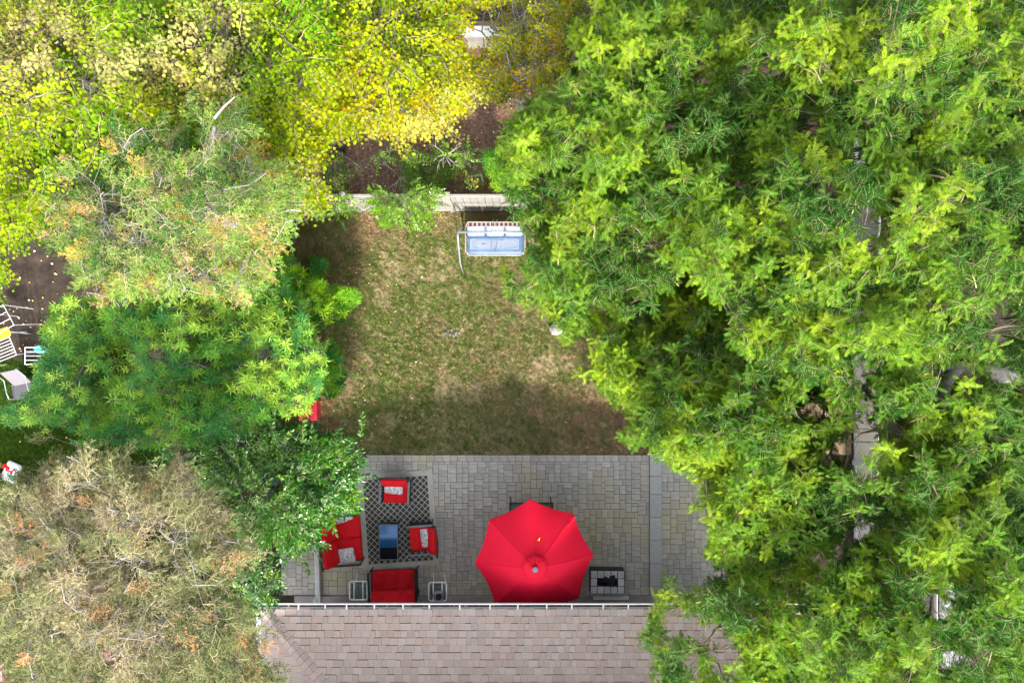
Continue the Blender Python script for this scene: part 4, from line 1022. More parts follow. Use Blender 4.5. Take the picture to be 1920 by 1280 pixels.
def sling_chair():
    c = W(32, 718, .4); t = empty('sling_chair', (c.x, c.y, 0), R(12), label='grey sling garden chair on the neighbouring lawn at the left edge', cat='chair')
    b = MB(); b.box((.16, .12, .62), (.44, .52, .02), rot('X', 48) , bev=.004); b.build('backrest', M['grey_mesh'], t)
    b = MB(); b.box((.10, -.22, .40), (.52, .36, .02), rot('X', -6), bev=.004); b.build('seat', M['grey_mesh_dk'], t)
    for sx in (-1, 1):
        b = MB(); x_ = .13 + sx * .27; b.tube([(x_, -.42, 0), (x_, -.36, .60), (x_, -.2, .63), (x_ + .01, .10, .64), (x_, .3, .9)], .014, 8); b.build('armrest', M['chrome'], t, smooth=True)
        b = MB(); b.tube([(x_, .28, 0), (x_, -.05, .40)], .014, 8); b.build('leg', M['chrome'], t, smooth=True)
sling_chair()
def rack(name, c, rz, w, l, n, z, label, tilt=0):
    t = empty(name, (c.x, c.y, 0), rz, label=label, cat='drying rack', group='white drying racks at the left edge'); q = rot('X', tilt)
    P = lambda x, y: tuple(q @ Vector((x, y, 0)) + Vector((0, 0, z)))
    for sx in (-1, 1): b = MB(); b.tube([P(sx * w / 2, -l / 2), P(sx * w / 2, l / 2)], .011, 6); b.build('rail', M['vinyl_cool'], t)
    for k in range(n): y = -l / 2 + l * k / (n - 1); b = MB(); b.tube([P(-w / 2, y), P(w / 2, y)], .008, 6); b.build('bar', M['vinyl_cool'], t)
    for sx in (-1, 1):
        b = MB(); b.tube([P(sx * w / 2, -l / 2), (sx * w / 2, -l / 2 * .8, 0.01)], .010, 6); b.build('leg', M['vinyl_cool'], t)
        b = MB(); b.tube([P(sx * w / 2, l / 2), (sx * w / 2, l / 2 * .8, 0.01)], .010, 6); b.build('leg', M['vinyl_cool'], t)
    return t
rack('drying_rack', W(-8, 655, .8), R(22), .85, .62, 9, .8, 'white folding drying rack of close bars at the left edge')
rack('drying_rack', W(2, 598, 1.0), R(28), .42, .55, 4, 1.0, 'narrow raised wing of white bars above the yellow cloth')
rack('drying_rack', W(72, 667, .7), R(0), .66, .42, 5, .7, 'small white rack frame partly under the narrow leaves')
b = MB(); b.cushion((0, 0, 0), (.55, .24, .04), rot('Z', 22), n=8, wr=.015, seed=2); o = b.build('cloth', M['yellow'], smooth=True, label='acid yellow cloth hanging on the white rack at the left edge', cat='cloth'); o.location = W(-2, 628, .86)
t = empty('watering_can', W(66, 655, .4).xy.to_3d(), 0, label='green plastic watering can beneath the small white rack', cat='watering can')
b = MB(); b.disc((0, 0, .15), .12, .3, 18, .10); b.build('body', M['teal'], t); b = MB(); b.tube([(.1, 0, .08), (.26, .05, .3)], [.02, .012], 8); b.build('spout', M['teal'], t); b = MB(); b.tube([(-.1, 0, .28), (-.17, 0, .22), (-.11, 0, .05)], .012, 8); b.build('handle', M['teal'], t)
t = empty('rubbish_bag', W(22, 885, .1).xy.to_3d(), 0, label='crumpled white bag with red and green print on the grass at the left edge', cat='bag')
b = MB(); b.cushion((0, 0, .10), (.40, .50, .22), rot('Z', -25), p=3, wr=.03, seed=9); b.build('body', M['white'], t, smooth=True)
b = MB(); b.cushion((-.02, .10, .185), (.34, .14, .05), rot('Z', -32), n=8, wr=.01, seed=9); b.build('red_print', M['red'], t, smooth=True)
b = MB(); b.cushion((.06, -.10, .185), (.16, .18, .05), rot('Z', -20), n=8, wr=.01, seed=9); b.build('green_print', M['teal'], t, smooth=True)
t = empty('bucket', W(-4, 893, .1).xy.to_3d(), 0, label='black bucket beside the crumpled bag at the left edge', cat='bucket')
b = MB(); b.tube([(0, 0, 0), (0, 0, .3)], [.15, .19], 20, caps=False); b.disc((0, 0, .01), .15, .02, 20); b.build('body', M['black'], t); b = MB(); b.tube([(math.cos(a) * .19, math.sin(a) * .19, .3) for a in [k * math.pi / 10 for k in range(21)]], .01, 6); b.build('rim', M['black'], t)

# ------------------------------------------------------------------ trees
def inpoly(px, py, poly):
    px = np.asarray(px, float); py = np.asarray(py, float); r = np.zeros(px.shape, bool); n = len(poly); j = n - 1
    for i in range(n):
        xi, yi = poly[i]; xj, yj = poly[j]
        c = ((yi > py) != (yj > py)) & (px < (xj - xi) * (py - yi) / (yj - yi + 1e-9) + xi); r ^= c; j = i
    return r
def frusta(P0, P1, R0, R1, n):
    P0, P1 = np.asarray(P0), np.asarray(P1); d = P1 - P0; L = np.linalg.norm(d, axis=1, keepdims=True) + 1e-9; d = d / L
    ref = np.where(np.abs(d[:, 2:3]) < .9, np.array([[0, 0, 1.]]), np.array([[1., 0, 0]])); u = np.cross(ref, d); u /= np.linalg.norm(u, axis=1, keepdims=True); w = np.cross(d, u)
    ang = 2 * np.pi * np.arange(n) / n; ring = u[:, None] * np.cos(ang)[None, :, None] + w[:, None] * np.sin(ang)[None, :, None]
    A = (P0 - d * np.minimum(R0, .02)[:, None])[:, None] + ring * R0[:, None, None]; B = (P1 + d * np.minimum(R1, .02)[:, None])[:, None] + ring * R1[:, None, None]
    N = len(P0); V = np.concatenate([A, B], 1).reshape(-1, 3); b = (np.arange(N) * 2 * n)[:, None]; k = np.arange(n)[None]; k2 = (k + 1) % n
    F = np.stack([b + k, b + k2, b + n + k2, b + n + k], -1).reshape(-1, 4); return V, F
def skeleton(base, fork, tips, rng, seg=.32, arc=.12, wig=.03):
    pos = [np.array(base, float)]; par = [-1]; plen = [0.]
    nt = 8
    for i in range(1, nt + 1):
        f = i / nt; p = pos[0] * (1 - f) + np.array(fork) * f + rng.normal(0, .035, 3) * (1 if i < nt else 0); pos.append(p); par.append(len(pos) - 2); plen.append(0.)
    first = len(pos) - 1
    tips = sorted(tips, key=lambda t: np.linalg.norm(t - fork)); tipn = []
    for t in tips:
        A = np.array(pos[first - 2:]); pl = np.array(plen[first - 2:]); dv = t - A; dist = np.linalg.norm(dv, axis=1)
        back = np.linalg.norm(A - fork, axis=1)
        j = int(np.argmin(dist + .38 * pl + .5 * np.maximum(0, back - np.linalg.norm(t - fork)))) + first - 2
        p0 = np.array(pos[j]); L = np.linalg.norm(t - p0); k = max(1, int(L / seg)); prev = j; bend = rng.normal(0, .10, 3) * L; bend[2] = arc * L * rng.uniform(.2, 1.3)
        for i in range(1, k + 1):
            f = i / k; q = p0 * (1 - f) + t * f + bend * 4 * f * (1 - f) + (rng.normal(0, wig, 3) if i < k else 0)
            pos.append(q); par.append(prev); plen.append(plen[prev] + L / k); prev = len(pos) - 1
        tipn.append(prev)
    return np.array(pos), np.array(par), tipn
ALLTREES = []
def tree(name, label, cat, poly, base, fork_z, ztop, drop, key, ntip, nshoot, tintfn, bark='bark', group=None, seed=1, low=.35, lowz=(1.2, 2.6), lean=.5, spread=(.30, .12), gaps=(),
         rt=.010, rmax=.22, sc=(.8, 1.2), planar=False, mind=.34, tilt=.45, center=None, gapp=.93, arc=.12, below=.0, bare=0, extra=None, wig=.03, seg=.24, expo=.5, thin=None, sat=1.42, bark2=None, lite=.66):
    rng = np.random.default_rng(seed); xs = [p[0] for p in poly]; ys = [p[1] for p in poly]
    cx, cy = center or (sum(xs) / len(xs), sum(ys) / len(ys)); Rm = max(math.hypot(x - cx, y - cy) for x, y in poly)
    tips, lows = [], []
    tries = 0
    while len(tips) < ntip and tries < ntip * 40:
        tries += 1
        px, py = rng.uniform(min(xs), max(xs)), rng.uniform(min(ys), max(ys))
        if not inpoly([px], [py], poly)[0]: continue
        lo = rng.random() < low
        z = ztop - drop * (math.hypot(px - cx, py - cy) / Rm) ** 2 + rng.normal(0, .35) - (rng.uniform(*lowz) if lo else 0)
        z = max(z, .5)
        if any(((px - g[0]) / g[2]) ** 2 + ((py - g[1]) / g[3]) ** 2 < 1 for g in gaps) : continue
        p = np.array(W(px, py, z))
        if tips and min(np.linalg.norm((np.array(tips) - p) * (1, 1, .7), axis=1)) < mind: continue
        tips.append(p); lows.append(lo)
    tips = np.array(tips)
    bx, by = base; B = np.array((bx, by, 0.)); F = np.array((bx + (W(cx, cy, ztop).x - bx) * lean, by + (W(cx, cy, ztop).y - by) * lean, fork_z))
    pos, par, tn = skeleton(B, F, list(tips), rng, arc=arc, wig=wig * seg / .32, seg=seg)
    cnt = np.zeros(len(pos)); 
    for t in tn:
        i = t
        while i >= 0: cnt[i] += 1; i = par[i]
    cnt = np.maximum(cnt, 1); rad = np.minimum(rt * cnt ** expo, rmax)
    rad[:3] *= np.array((1.35, 1.15, 1.05))
    idx = np.arange(1, len(pos)); P0, P1 = pos[par[idx]], pos[idx]; R0, R1 = rad[par[idx]], rad[idx]; R0 = np.minimum(R0, R1 * 1.5)
    big = R0 > .035
    t = empty(name, (bx, by, 0), label=label, cat=cat, group=group); off = np.array((bx, by, 0.))
    V, Fc = frusta(P0[big] - off, P1[big] - off, R0[big], R1[big], 9); link('trunk', mesh_np('trunk', V, Fc, M[bark], True), t)
    V, Fc = frusta(P0[~big] - off, P1[~big] - off, R0[~big], R1[~big], 5)
    # shoots
    SP, SR, SS, ST, TW0, TW1 = [], [], [], [], [], []
    order = [pos[i] for i in tn]
    for ti, p in enumerate(order):
        m = rng.poisson(nshoot) + 2
        o_ = rng.normal(0, 1, (m, 3)) * np.array((spread[0], spread[0], spread[1])); q = p + o_; q[:, 2] -= below * np.abs(rng.normal(0, 1, m)); q[:, 2] = np.maximum(q[:, 2], .12)
        k = H - q[:, 2]; px, py = 960 + q[:, 0] * 1280 / k, 640 - q[:, 1] * 1280 / k
        keep = np.ones(m, bool)
        for g in gaps: keep &= ~((((px - g[0]) / (g[2] + 6)) ** 2 + ((py - g[1]) / (g[3] + 6)) ** 2 < 1) & (rng.random(m) < gapp))
        if planar: ya = np.arctan2(q[:, 1] - F[1], q[:, 0] - F[0]); e_ = q + np.c_[np.cos(ya), np.sin(ya), 0 * ya] * .26
        else: e_ = q
        ex, ey = 960 + e_[:, 0] * 1280 / k, 640 - e_[:, 1] * 1280 / k
        keep &= inpoly(ex, ey, poly) | (rng.random(m) < .03) | (np.abs(ex - 960) > 960) | (np.abs(ey - 640) > 640)
        if thin is not None: keep &= rng.random(m) < thin(px, py)
        q, px, py = q[keep], px[keep], py[keep]; m = len(q)
        if not m: continue
        base_t = rng.random(); col = tintfn(px, py, base_t, rng, m) * rng.uniform(.85, 1.15, (m, 1))
        if planar:
            yaw = np.arctan2(q[:, 1] - F[1], q[:, 0] - F[0]) + rng.normal(0, .75, m); rt_ = np.c_[rng.normal(0, .3, m), rng.normal(-.05, .3, m), yaw]
        else:
            a = np.arctan2(q[:, 1] - F[1], q[:, 0] - F[0]) + rng.normal(0, 1.0, m); tl = np.abs(rng.normal(0, tilt, m))
            rt_ = np.c_[-np.sin(a) * tl, np.cos(a) * tl, rng.uniform(0, 6.28, m)]
        SP.append(q); SR.append(rt_); SS.append(rng.uniform(*sc, m)); ST.append(col); 
        par_i = par[tn[ti]]; a0, a1 = pos[par[par_i]], pos[tn[ti]]; fr = rng.random((m, 1)); s0 = a0 * (1 - fr) + a1 * fr; e0 = q - np.array((0, 0, .0 if planar else .12))
        hk = rng.random(m) < .75; hm = (s0 + e0) / 2 + rng.normal(0, .05, (m, 3)) - np.array((0, 0, .05))
        TW0 += [s0[hk], hm[hk]]; TW1 += [hm[hk], e0[hk]]
    SP, SR, SS, ST, TW0, TW1 = [np.concatenate(a) for a in (SP, SR, SS, ST, TW0, TW1)]
    V2, F2 = frusta(TW0 - off, TW1 - off, np.full(len(TW0), .0045), np.full(len(TW0), .003), 3)
    link('branches', mesh_np('branches', np.concatenate([V, V2]), np.concatenate([Fc, F2 + len(V)]), M[bark2 or bark], True), t, kind='stuff')
    lum = ST @ np.array((.25, .65, .10)); ST = np.clip(lum[:, None] + (ST - lum[:, None]) * sat, .004, .9) * lite
    scatter('crown', key, SP - off, SR, SS, ST, t, kind='stuff')
    ALLTREES.append((label, len(SP))); return t
def mix(a, b, f): f = np.asarray(f)[..., None]; return np.array(a) * (1 - f) + np.array(b) * f
def sm(a, b, x): t_ = np.clip((x - a) / (b - a), 0, 1); return t_ * t_ * (3 - 2 * t_)
def zone(px, py, zs):
    w = 0
    for (x, y, r) in zs: w = np.maximum(w, np.exp(-(((px - x) ** 2 + (py - y) ** 2) / r ** 2)))
    return w

# feathery trees on the right
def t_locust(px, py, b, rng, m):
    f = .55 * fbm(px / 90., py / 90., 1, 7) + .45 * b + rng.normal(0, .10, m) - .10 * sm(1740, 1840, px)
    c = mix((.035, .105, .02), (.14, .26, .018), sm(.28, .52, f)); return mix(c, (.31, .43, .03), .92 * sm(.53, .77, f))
LG = [(1612, 292, 20, 30), (1614, 420, 24, 32), (1612, 600, 14, 32), (1622, 700, 26, 30), (1632, 760, 16, 40), (1622, 815, 26, 24), (1590, 850, 40, 22), (1545, 360, 24, 20), (1690, 380, 26, 16), (1880, 600, 28, 46), (1745, 690, 40, 10), (1850, 700, 80, 16),
      (1770, 745, 20, 30), (1690, 800, 26, 22), (1765, 1130, 34, 40), (1620, 880, 26, 20), (1800, 1235, 70, 16), (1310, 130, 18, 40), (1230, 460, 30, 18), (1530, 240, 16, 24), (1255, 240, 14, 14), (1820, 545, 26, 12), (1530, 1045, 16, 12), (1805, 975, 16, 22), (1385, 350, 22, 12), (1640, 470, 20, 14), (1535, 770, 34, 14), (1440, 130, 24, 16)]
GL = 'feathery-leaved trees on the right'
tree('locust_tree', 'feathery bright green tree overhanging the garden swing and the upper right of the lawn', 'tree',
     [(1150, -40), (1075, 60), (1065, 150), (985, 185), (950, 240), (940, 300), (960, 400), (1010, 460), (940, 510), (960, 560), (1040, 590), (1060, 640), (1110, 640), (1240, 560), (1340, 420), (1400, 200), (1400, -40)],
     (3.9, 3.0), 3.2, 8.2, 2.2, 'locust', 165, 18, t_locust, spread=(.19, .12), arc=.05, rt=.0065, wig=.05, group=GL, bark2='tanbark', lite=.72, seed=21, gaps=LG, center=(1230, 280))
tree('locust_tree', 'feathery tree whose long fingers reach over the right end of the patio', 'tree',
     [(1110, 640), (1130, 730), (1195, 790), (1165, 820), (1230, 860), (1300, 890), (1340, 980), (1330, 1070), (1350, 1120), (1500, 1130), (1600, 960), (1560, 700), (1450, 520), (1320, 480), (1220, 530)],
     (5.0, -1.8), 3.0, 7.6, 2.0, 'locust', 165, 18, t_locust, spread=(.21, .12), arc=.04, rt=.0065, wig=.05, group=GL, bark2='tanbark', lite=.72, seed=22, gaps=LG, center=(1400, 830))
tree('locust_tree', 'feathery tree spreading over the right part of the tan roof', 'tree',
     [(1225, 1115), (1300, 1110), (1380, 1110), (1500, 1130), (1640, 1000), (1720, 1100), (1720, 1330), (1250, 1330), (1225, 1240), (1205, 1190)],
     (6.9, -5.2), 4.2, 7.6, 1.8, 'locust', 115, 18, t_locust, spread=(.21, .12), arc=.04, rt=.0065, wig=.05, group=GL, bark2='tanbark', lite=.72, seed=23, gaps=LG + [(1170, 1150, 30, 30), (1275, 1168, 36, 22), (1345, 1195, 38, 24), (1365, 1245, 32, 30), (1300, 1240, 16, 16)], center=(1500, 1200), thin=lambda x, y: .45 + .55 * np.clip((x - 1240) / 160, 0, 1))
tree('locust_tree', 'feathery tree at the top right beyond the white panel fence', 'tree',
     [(1380, -60), (1400, 200), (1420, 320), (1700, 330), (1960, 300), (1980, -60)],
     (7.4, 4.6), 3.4, 9.0, 2.2, 'locust', 145, 18, t_locust, spread=(.21, .12), arc=.04, rt=.0065, wig=.05, group=GL, bark2='tanbark', lite=.72, seed=24, gaps=LG, center=(1650, 100))
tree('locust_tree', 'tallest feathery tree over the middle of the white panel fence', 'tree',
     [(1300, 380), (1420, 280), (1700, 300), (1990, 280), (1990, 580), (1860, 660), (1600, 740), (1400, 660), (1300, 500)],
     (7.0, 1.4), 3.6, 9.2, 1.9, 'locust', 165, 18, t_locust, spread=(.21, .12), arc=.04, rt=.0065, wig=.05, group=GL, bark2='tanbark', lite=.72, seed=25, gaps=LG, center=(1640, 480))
tree('locust_tree', 'feathery tree with thick grey boughs showing at the right edge', 'tree',
     [(1560, 700), (1860, 640), (1990, 540), (1990, 900), (1900, 960), (1640, 1000), (1560, 900)],
     (9.3, -.8), 3.0, 8.4, 1.8, 'locust', 110, 18, t_locust, spread=(.21, .12), arc=.04, rt=.0065, wig=.05, group=GL, bark2='tanbark', lite=.72, seed=26, gaps=LG, center=(1760, 800), rmax=.26)
tree('locust_tree', 'feathery tree in the lower right corner over the grey neighbouring roof', 'tree',
     [(1640, 1000), (1900, 950), (1990, 900), (1990, 1340), (1700, 1340), (1690, 1120)],
     (8.7, -3.9), 3.4, 8.6, 1.8, 'locust', 115, 18, t_locust, spread=(.21, .12), arc=.04, rt=.0065, wig=.05, group=GL, bark2='tanbark', lite=.72, seed=27, gaps=LG, center=(1840, 1130))
# dim undergrowth below them
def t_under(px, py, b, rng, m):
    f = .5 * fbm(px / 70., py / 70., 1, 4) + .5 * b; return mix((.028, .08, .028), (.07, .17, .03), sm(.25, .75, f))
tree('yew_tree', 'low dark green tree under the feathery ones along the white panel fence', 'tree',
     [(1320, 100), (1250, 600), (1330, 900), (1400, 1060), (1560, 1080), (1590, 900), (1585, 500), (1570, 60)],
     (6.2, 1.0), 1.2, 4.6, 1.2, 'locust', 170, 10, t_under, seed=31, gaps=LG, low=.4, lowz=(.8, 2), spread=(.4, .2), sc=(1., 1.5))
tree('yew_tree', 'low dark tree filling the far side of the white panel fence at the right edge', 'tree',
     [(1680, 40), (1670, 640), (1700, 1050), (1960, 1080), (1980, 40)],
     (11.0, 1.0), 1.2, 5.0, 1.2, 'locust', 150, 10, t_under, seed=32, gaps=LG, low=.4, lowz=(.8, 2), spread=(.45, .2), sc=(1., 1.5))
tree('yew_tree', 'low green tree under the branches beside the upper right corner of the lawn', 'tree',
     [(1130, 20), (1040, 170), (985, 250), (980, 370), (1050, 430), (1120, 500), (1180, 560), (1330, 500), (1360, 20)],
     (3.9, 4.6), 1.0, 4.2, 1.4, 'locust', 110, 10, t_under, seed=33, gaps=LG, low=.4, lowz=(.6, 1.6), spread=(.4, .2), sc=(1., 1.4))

# yellowing round-leaved trees along the top left
def t_round(px, py, b, rng, m):
    f = .5 * fbm(px / 80., py / 80., 1, 15) + .5 * b + rng.normal(0, .08, m)
    c = mix((.13, .26, .012), (.32, .41, .02), sm(.25, .6, f))
    c = mix(c, (.47, .52, .13), .8 * sm(.6, .9, f))
    pale = zone(px, py, [(40, 120, 70), (80, 60, 60), (360, 100, 70), (400, 160, 60), (290, 110, 70), (200, 110, 60), (420, 60, 40), (540, 340, 40), (720, 235, 40), (800, 240, 50), (870, 190, 40)])
    c = mix(c, (.62, .52, .30), .85 * pale * (rng.random(m) < .75))
    org = zone(px, py, [(600, 200, 60), (660, 150, 80), (830, 80, 70), (860, 20, 60), (760, 200, 80), (700, 240, 60), (1010, 60, 60), (950, 20, 60), (840, 230, 60)])
    c = mix(c, (.55, .34, .05), .75 * org * (rng.random(m) < .20))
    c = mix(c, (.47, .44, .10), .35 * org)
    gr = zone(px, py, [(220, 20, 90), (170, 200, 50), (120, 290, 60), (560, 60, 60), (480, 130, 60)])
    return mix(c, (.09, .24, .01), .7 * gr)
RG = [(20, 8, 45, 18), (115, 160, 14, 12), (175, 130, 14, 12), (60, 300, 20, 16), (908, 78, 44, 15), (905, 40, 30, 20), (1085, 30, 20, 10), (960, 25, 22, 12), (120, 90, 10, 10), (880, 190, 14, 18), (890, 240, 34, 26), (710, 280, 46, 20), (620, 290, 26, 20), (250, 290, 16, 10)]
GR = 'yellowing round-leaved trees along the top'
tree('linden_tree', 'yellow-green round-leaved tree in the upper left corner with pale dry tips', 'tree',
     [(-50, -40), (330, -40), (340, 150), (300, 300), (120, 330), (60, 450), (-50, 480)], (-7.4, 5.4), 3.0, 7.4, 1.6, 'round', 190, 13, t_round, group=GR, sat=1.25, lite=.78, seed=41, gaps=RG, planar=True, center=(130, 160), mind=.3, low=.4, lowz=(.7, 1.8))
tree('linden_tree', 'lime green round-leaved tree with pale tan clusters left of the top middle', 'tree',
     [(310, -40), (610, -40), (640, 150), (600, 240), (610, 400), (480, 380), (330, 330), (320, 150)], (-4.4, 5.0), 2.8, 7.2, 1.7, 'round', 170, 13, t_round, group=GR, sat=1.25, lite=.78, seed=42, gaps=RG, planar=True, center=(460, 140), mind=.3, low=.4, lowz=(.7, 1.8))
tree('linden_tree', 'golden round-leaved tree turning orange at the top middle', 'tree',
     [(590, -40), (880, -40), (870, 90), (880, 200), (830, 250), (760, 260), (680, 245), (600, 270), (590, 200), (620, 80)], (-2.0, 5.6), 2.8, 7.0, 1.5, 'round', 130, 13, t_round, group=GR, sat=1.25, lite=.78, seed=43, gaps=RG, planar=True, center=(740, 120), mind=.3, low=.4, lowz=(.7, 1.8))
def t_olive(px, py, b, rng, m):
    f = .5 * fbm(px / 60., py / 60., 1, 19) + .5 * b + rng.normal(0, .1, m); c = mix((.12, .19, .02), (.38, .38, .08), sm(.25, .7, f))
    return mix(c, (.55, .32, .06), (.75 * (rng.random(m) < .28)).astype(float) if hasattr(m, 'astype') else .7 * (rng.random(m) < .12))
tree('linden_tree', 'thin olive and orange round-leaved tree with bare grey branches above the white wall', 'tree',
     [(870, -40), (1120, -40), (1080, 90), (1060, 160), (980, 190), (900, 200), (870, 150)], (.2, 6.0), 2.6, 6.0, 1.2, 'round', 95, 9, t_olive, bark='bark_pale', group=GR, sat=1.25, lite=.78, seed=44, gaps=RG, planar=True, center=(980, 70), mind=.3, sc=(.6, .95))

# cypress-like trees with pale branches
def t_cyp(px, py, b, rng, m):
    f = .5 * fbm(px / 60., py / 60., 1, 23) + .5 * b + rng.normal(0, .1, m); c = mix((.04, .12, .035), (.24, .36, .11), sm(.25, .65, f))
    return np.where((rng.random(m) < .08)[:, None], np.array((.46, .33, .12)), np.where((rng.random(m) < .09)[:, None], np.array((.50, .38, .22)), c))
CG = [(90, 520, 60, 60), (360, 250, 16, 30), (285, 290, 14, 12), (497, 500, 10, 16), (700, 400, 60, 60), (330, 470, 20, 12), (250, 440, 16, 10), (590, 470, 30, 20), (430, 330, 20, 16)]
tree('cypress_tree', 'feathery grey-green tree with orange tips and pale bare limbs left of the back fence', 'tree',
     [(120, 250), (230, 190), (300, 230), (330, 200), (470, 190), (490, 260), (550, 330), (585, 400), (550, 440), (520, 520), (480, 560), (400, 560), (330, 560), (200, 580), (130, 540), (80, 480), (60, 360)],
     (-6.9, 1.9), 4.6, 8.6, 2.0, 'cypress', 190, 9, t_cyp, bark='bark_pale', bark2='mid_bark', seg=.15, seed=51, gaps=CG, planar=True, center=(400, 390), low=.3, lowz=(.5, 1.6), spread=(.17, .08), rt=.007, rmax=.10, below=.10, arc=.04, wig=.05, sat=1.3, mind=.3, sc=(.75, 1.15), expo=.52)
def t_ced(px, py, b, rng, m):
    f = .5 * fbm(px / 70., py / 70., 1, 27) + .5 * b + rng.normal(0, .1, m); c = mix((.075, .11, .04), (.24, .27, .11), sm(.2, .7, f))
    c = mix(c, (.46, .34, .25), .62 * np.clip(zone(px, py, [(330, 900, 60), (230, 1000, 50), (170, 1110, 80), (110, 930, 60), (60, 1050, 60), (240, 1200, 60), (400, 990, 40), (380, 890, 40)]), 0, 1) * (rng.random(m) < .75))
    return np.where((rng.random(m) < .05)[:, None], np.array((.45, .25, .12)), c)
EG = [(470, 1145, 24, 18), (540, 1190, 40, 70), (200, 1215, 12, 10), (145, 1255, 14, 14), (8, 1250, 22, 24), (410, 940, 26, 24), (300, 1015, 40, 12), (15, 890, 30, 30), (190, 960, 12, 8), (490, 1075, 44, 48)]
tree('cedar_tree', 'large browning cedar with radiating pale limbs in the lower left corner', 'tree',
     [(-50, 880), (60, 900), (110, 850), (230, 850), (300, 880), (360, 860), (410, 930), (450, 1010), (520, 1050), (450, 1080), (430, 1120), (490, 1180), (490, 1330), (-50, 1330)],
     (-6.35, -3.7), 7.3, 8.6, 2.2, 'cypress', 310, 9, t_ced, bark='bark_pale', bark2='mid_bark', seg=.15, seed=52, gaps=EG, planar=True, center=(262, 1052), low=.3, lowz=(.6, 1.9), spread=(.24, .09), rt=.0065, rmax=.13, below=.16, arc=.03, wig=.05, sat=1.1, mind=.28, sc=(.8, 1.25), lean=.9, expo=.52)

# narrow-leaved and glossy-leaved shrubs and trees on the left of the lawn
def t_lance(px, py, b, rng, m):
    f = .5 * fbm(px / 60., py / 60., 1, 33) + .5 * b + rng.normal(0, .1, m); c = mix((.045, .17, .045), (.17, .36, .08), sm(.25, .55, f)); return mix(c, (.40, .56, .14), .9 * sm(.52, .78, f))
NG = [(40, 570, 50, 90), (18, 705, 36, 48), (60, 660, 20, 12), (60, 830, 90, 30), (500, 520, 10, 26), (550, 490, 18, 22), (496, 665, 12, 10), (600, 770, 16, 24), (640, 640, 10, 10), (290, 660, 14, 10)]
tree('sumac_tree', 'bright green tree with narrow starry leaves left of the lawn', 'tree',
     [(110, 560), (62, 650), (70, 705), (5, 765), (10, 800), (110, 825), (260, 840), (380, 830), (480, 810), (580, 770), (610, 700), (605, 650), (575, 600), (560, 560), (520, 530), (450, 540), (380, 550), (260, 550)],
     (-6.9, -.8), 2.4, 6.3, 1.6, 'lance', 250, 16, t_lance, seed=61, gaps=NG, center=(320, 690), mind=.27, low=.35, lowz=(.6, 1.8), spread=(.165, .12), sc=(.6, 1.05), sat=1.25, lite=.8, rmax=.12)
tree('sumac_shrub', 'narrow-leaved shrub poking out over the left side of the lawn', 'shrub',
     [(490, 480), (540, 470), (575, 520), (670, 550), (690, 545), (640, 590), (600, 610), (560, 650), (520, 640)], (-5.9, .3), .4, 2.2, .8, 'lance', 74, 10, t_lance, lite=.8, seed=62, center=(560, 560), mind=.2, spread=(.16, .1), sc=(.8, 1.15), rmax=.04, lowz=(.3, .9))
tree('sumac_shrub', 'small narrow-leaved shrub beside the garden hoe', 'shrub',
     [(585, 480), (612, 490), (605, 530), (580, 530)], (-5.2, 1.8), .3, 1.3, .4, 'lance', 10, 8, t_lance, seed=63, mind=.12, spread=(.12, .1), sc=(.7, 1.), rmax=.03, lowz=(.2, .5))
tree('sumac_shrub', 'narrow-leaved shrub beside the rusty stone at the lower left of the lawn', 'shrub',
     [(560, 660), (630, 650), (645, 700), (640, 740), (600, 750), (570, 740)], (-5.4, -.9), .3, 2.4, .8, 'lance', 34, 9, t_lance, seed=64, mind=.18, spread=(.15, .1), sc=(.8, 1.15), rmax=.04, lowz=(.3, .9), gaps=NG)
def t_gloss(px, py, b, rng, m):
    f = .5 * fbm(px / 60., py / 60., 1, 43) + .5 * b + rng.normal(0, .1, m); c = mix((.035, .115, .035), (.085, .21, .03), sm(.25, .6, f)); return mix(c, (.23, .38, .03), .8 * sm(.62, .85, f))
GG = [(495, 910, 20, 16), (640, 1020, 40, 60), (380, 940, 20, 30), (600, 1100, 60, 36), (590, 770, 22, 20)]
tree('mulberry_tree', 'glossy broad-leaved tree spreading over the left end of the patio', 'tree',
     [(400, 830), (520, 800), (600, 800), (655, 835), (680, 860), (660, 900), (675, 950), (640, 960), (590, 990), (600, 1030), (560, 1030), (500, 1010), (450, 1010), (430, 960), (400, 900)],
     (-5.9, -3.3), 1.8, 4.6, 1.3, 'glossy', 150, 11, t_gloss, seed=71, gaps=GG, planar=True, center=(530, 900), mind=.2, low=.35, lowz=(.5, 1.5), spread=(.2, .10), sc=(.75, 1.15), rmax=.10)
tree('mulberry_shrub', 'glossy broad-leaved shrub by the left corner of the white gutter', 'shrub',
     [(440, 1030), (500, 1040), (530, 1080), (525, 1110), (500, 1120), (490, 1160), (450, 1150)], (-6.0, -5.7), 1.4, 3.6, .6, 'glossy', 46, 10, t_gloss, seed=72, planar=True, center=(480, 1090), mind=.18, spread=(.17, .1), sc=(.6, .95), rmax=.05, lowz=(.4, 1.2))
tree('mulberry_tree', 'dark broad-leaved tree behind the browning cedar at the left', 'tree',
     [(270, 700), (330, 700), (340, 800), (420, 840), (420, 920), (330, 890), (290, 830)], (-7.6, -2.2), 1.4, 3.8, .8, 'glossy', 60, 9, t_gloss, seed=73, planar=True, mind=.2, spread=(.2, .1), sc=(.8, 1.2), rmax=.07, lowz=(.4, 1.2))

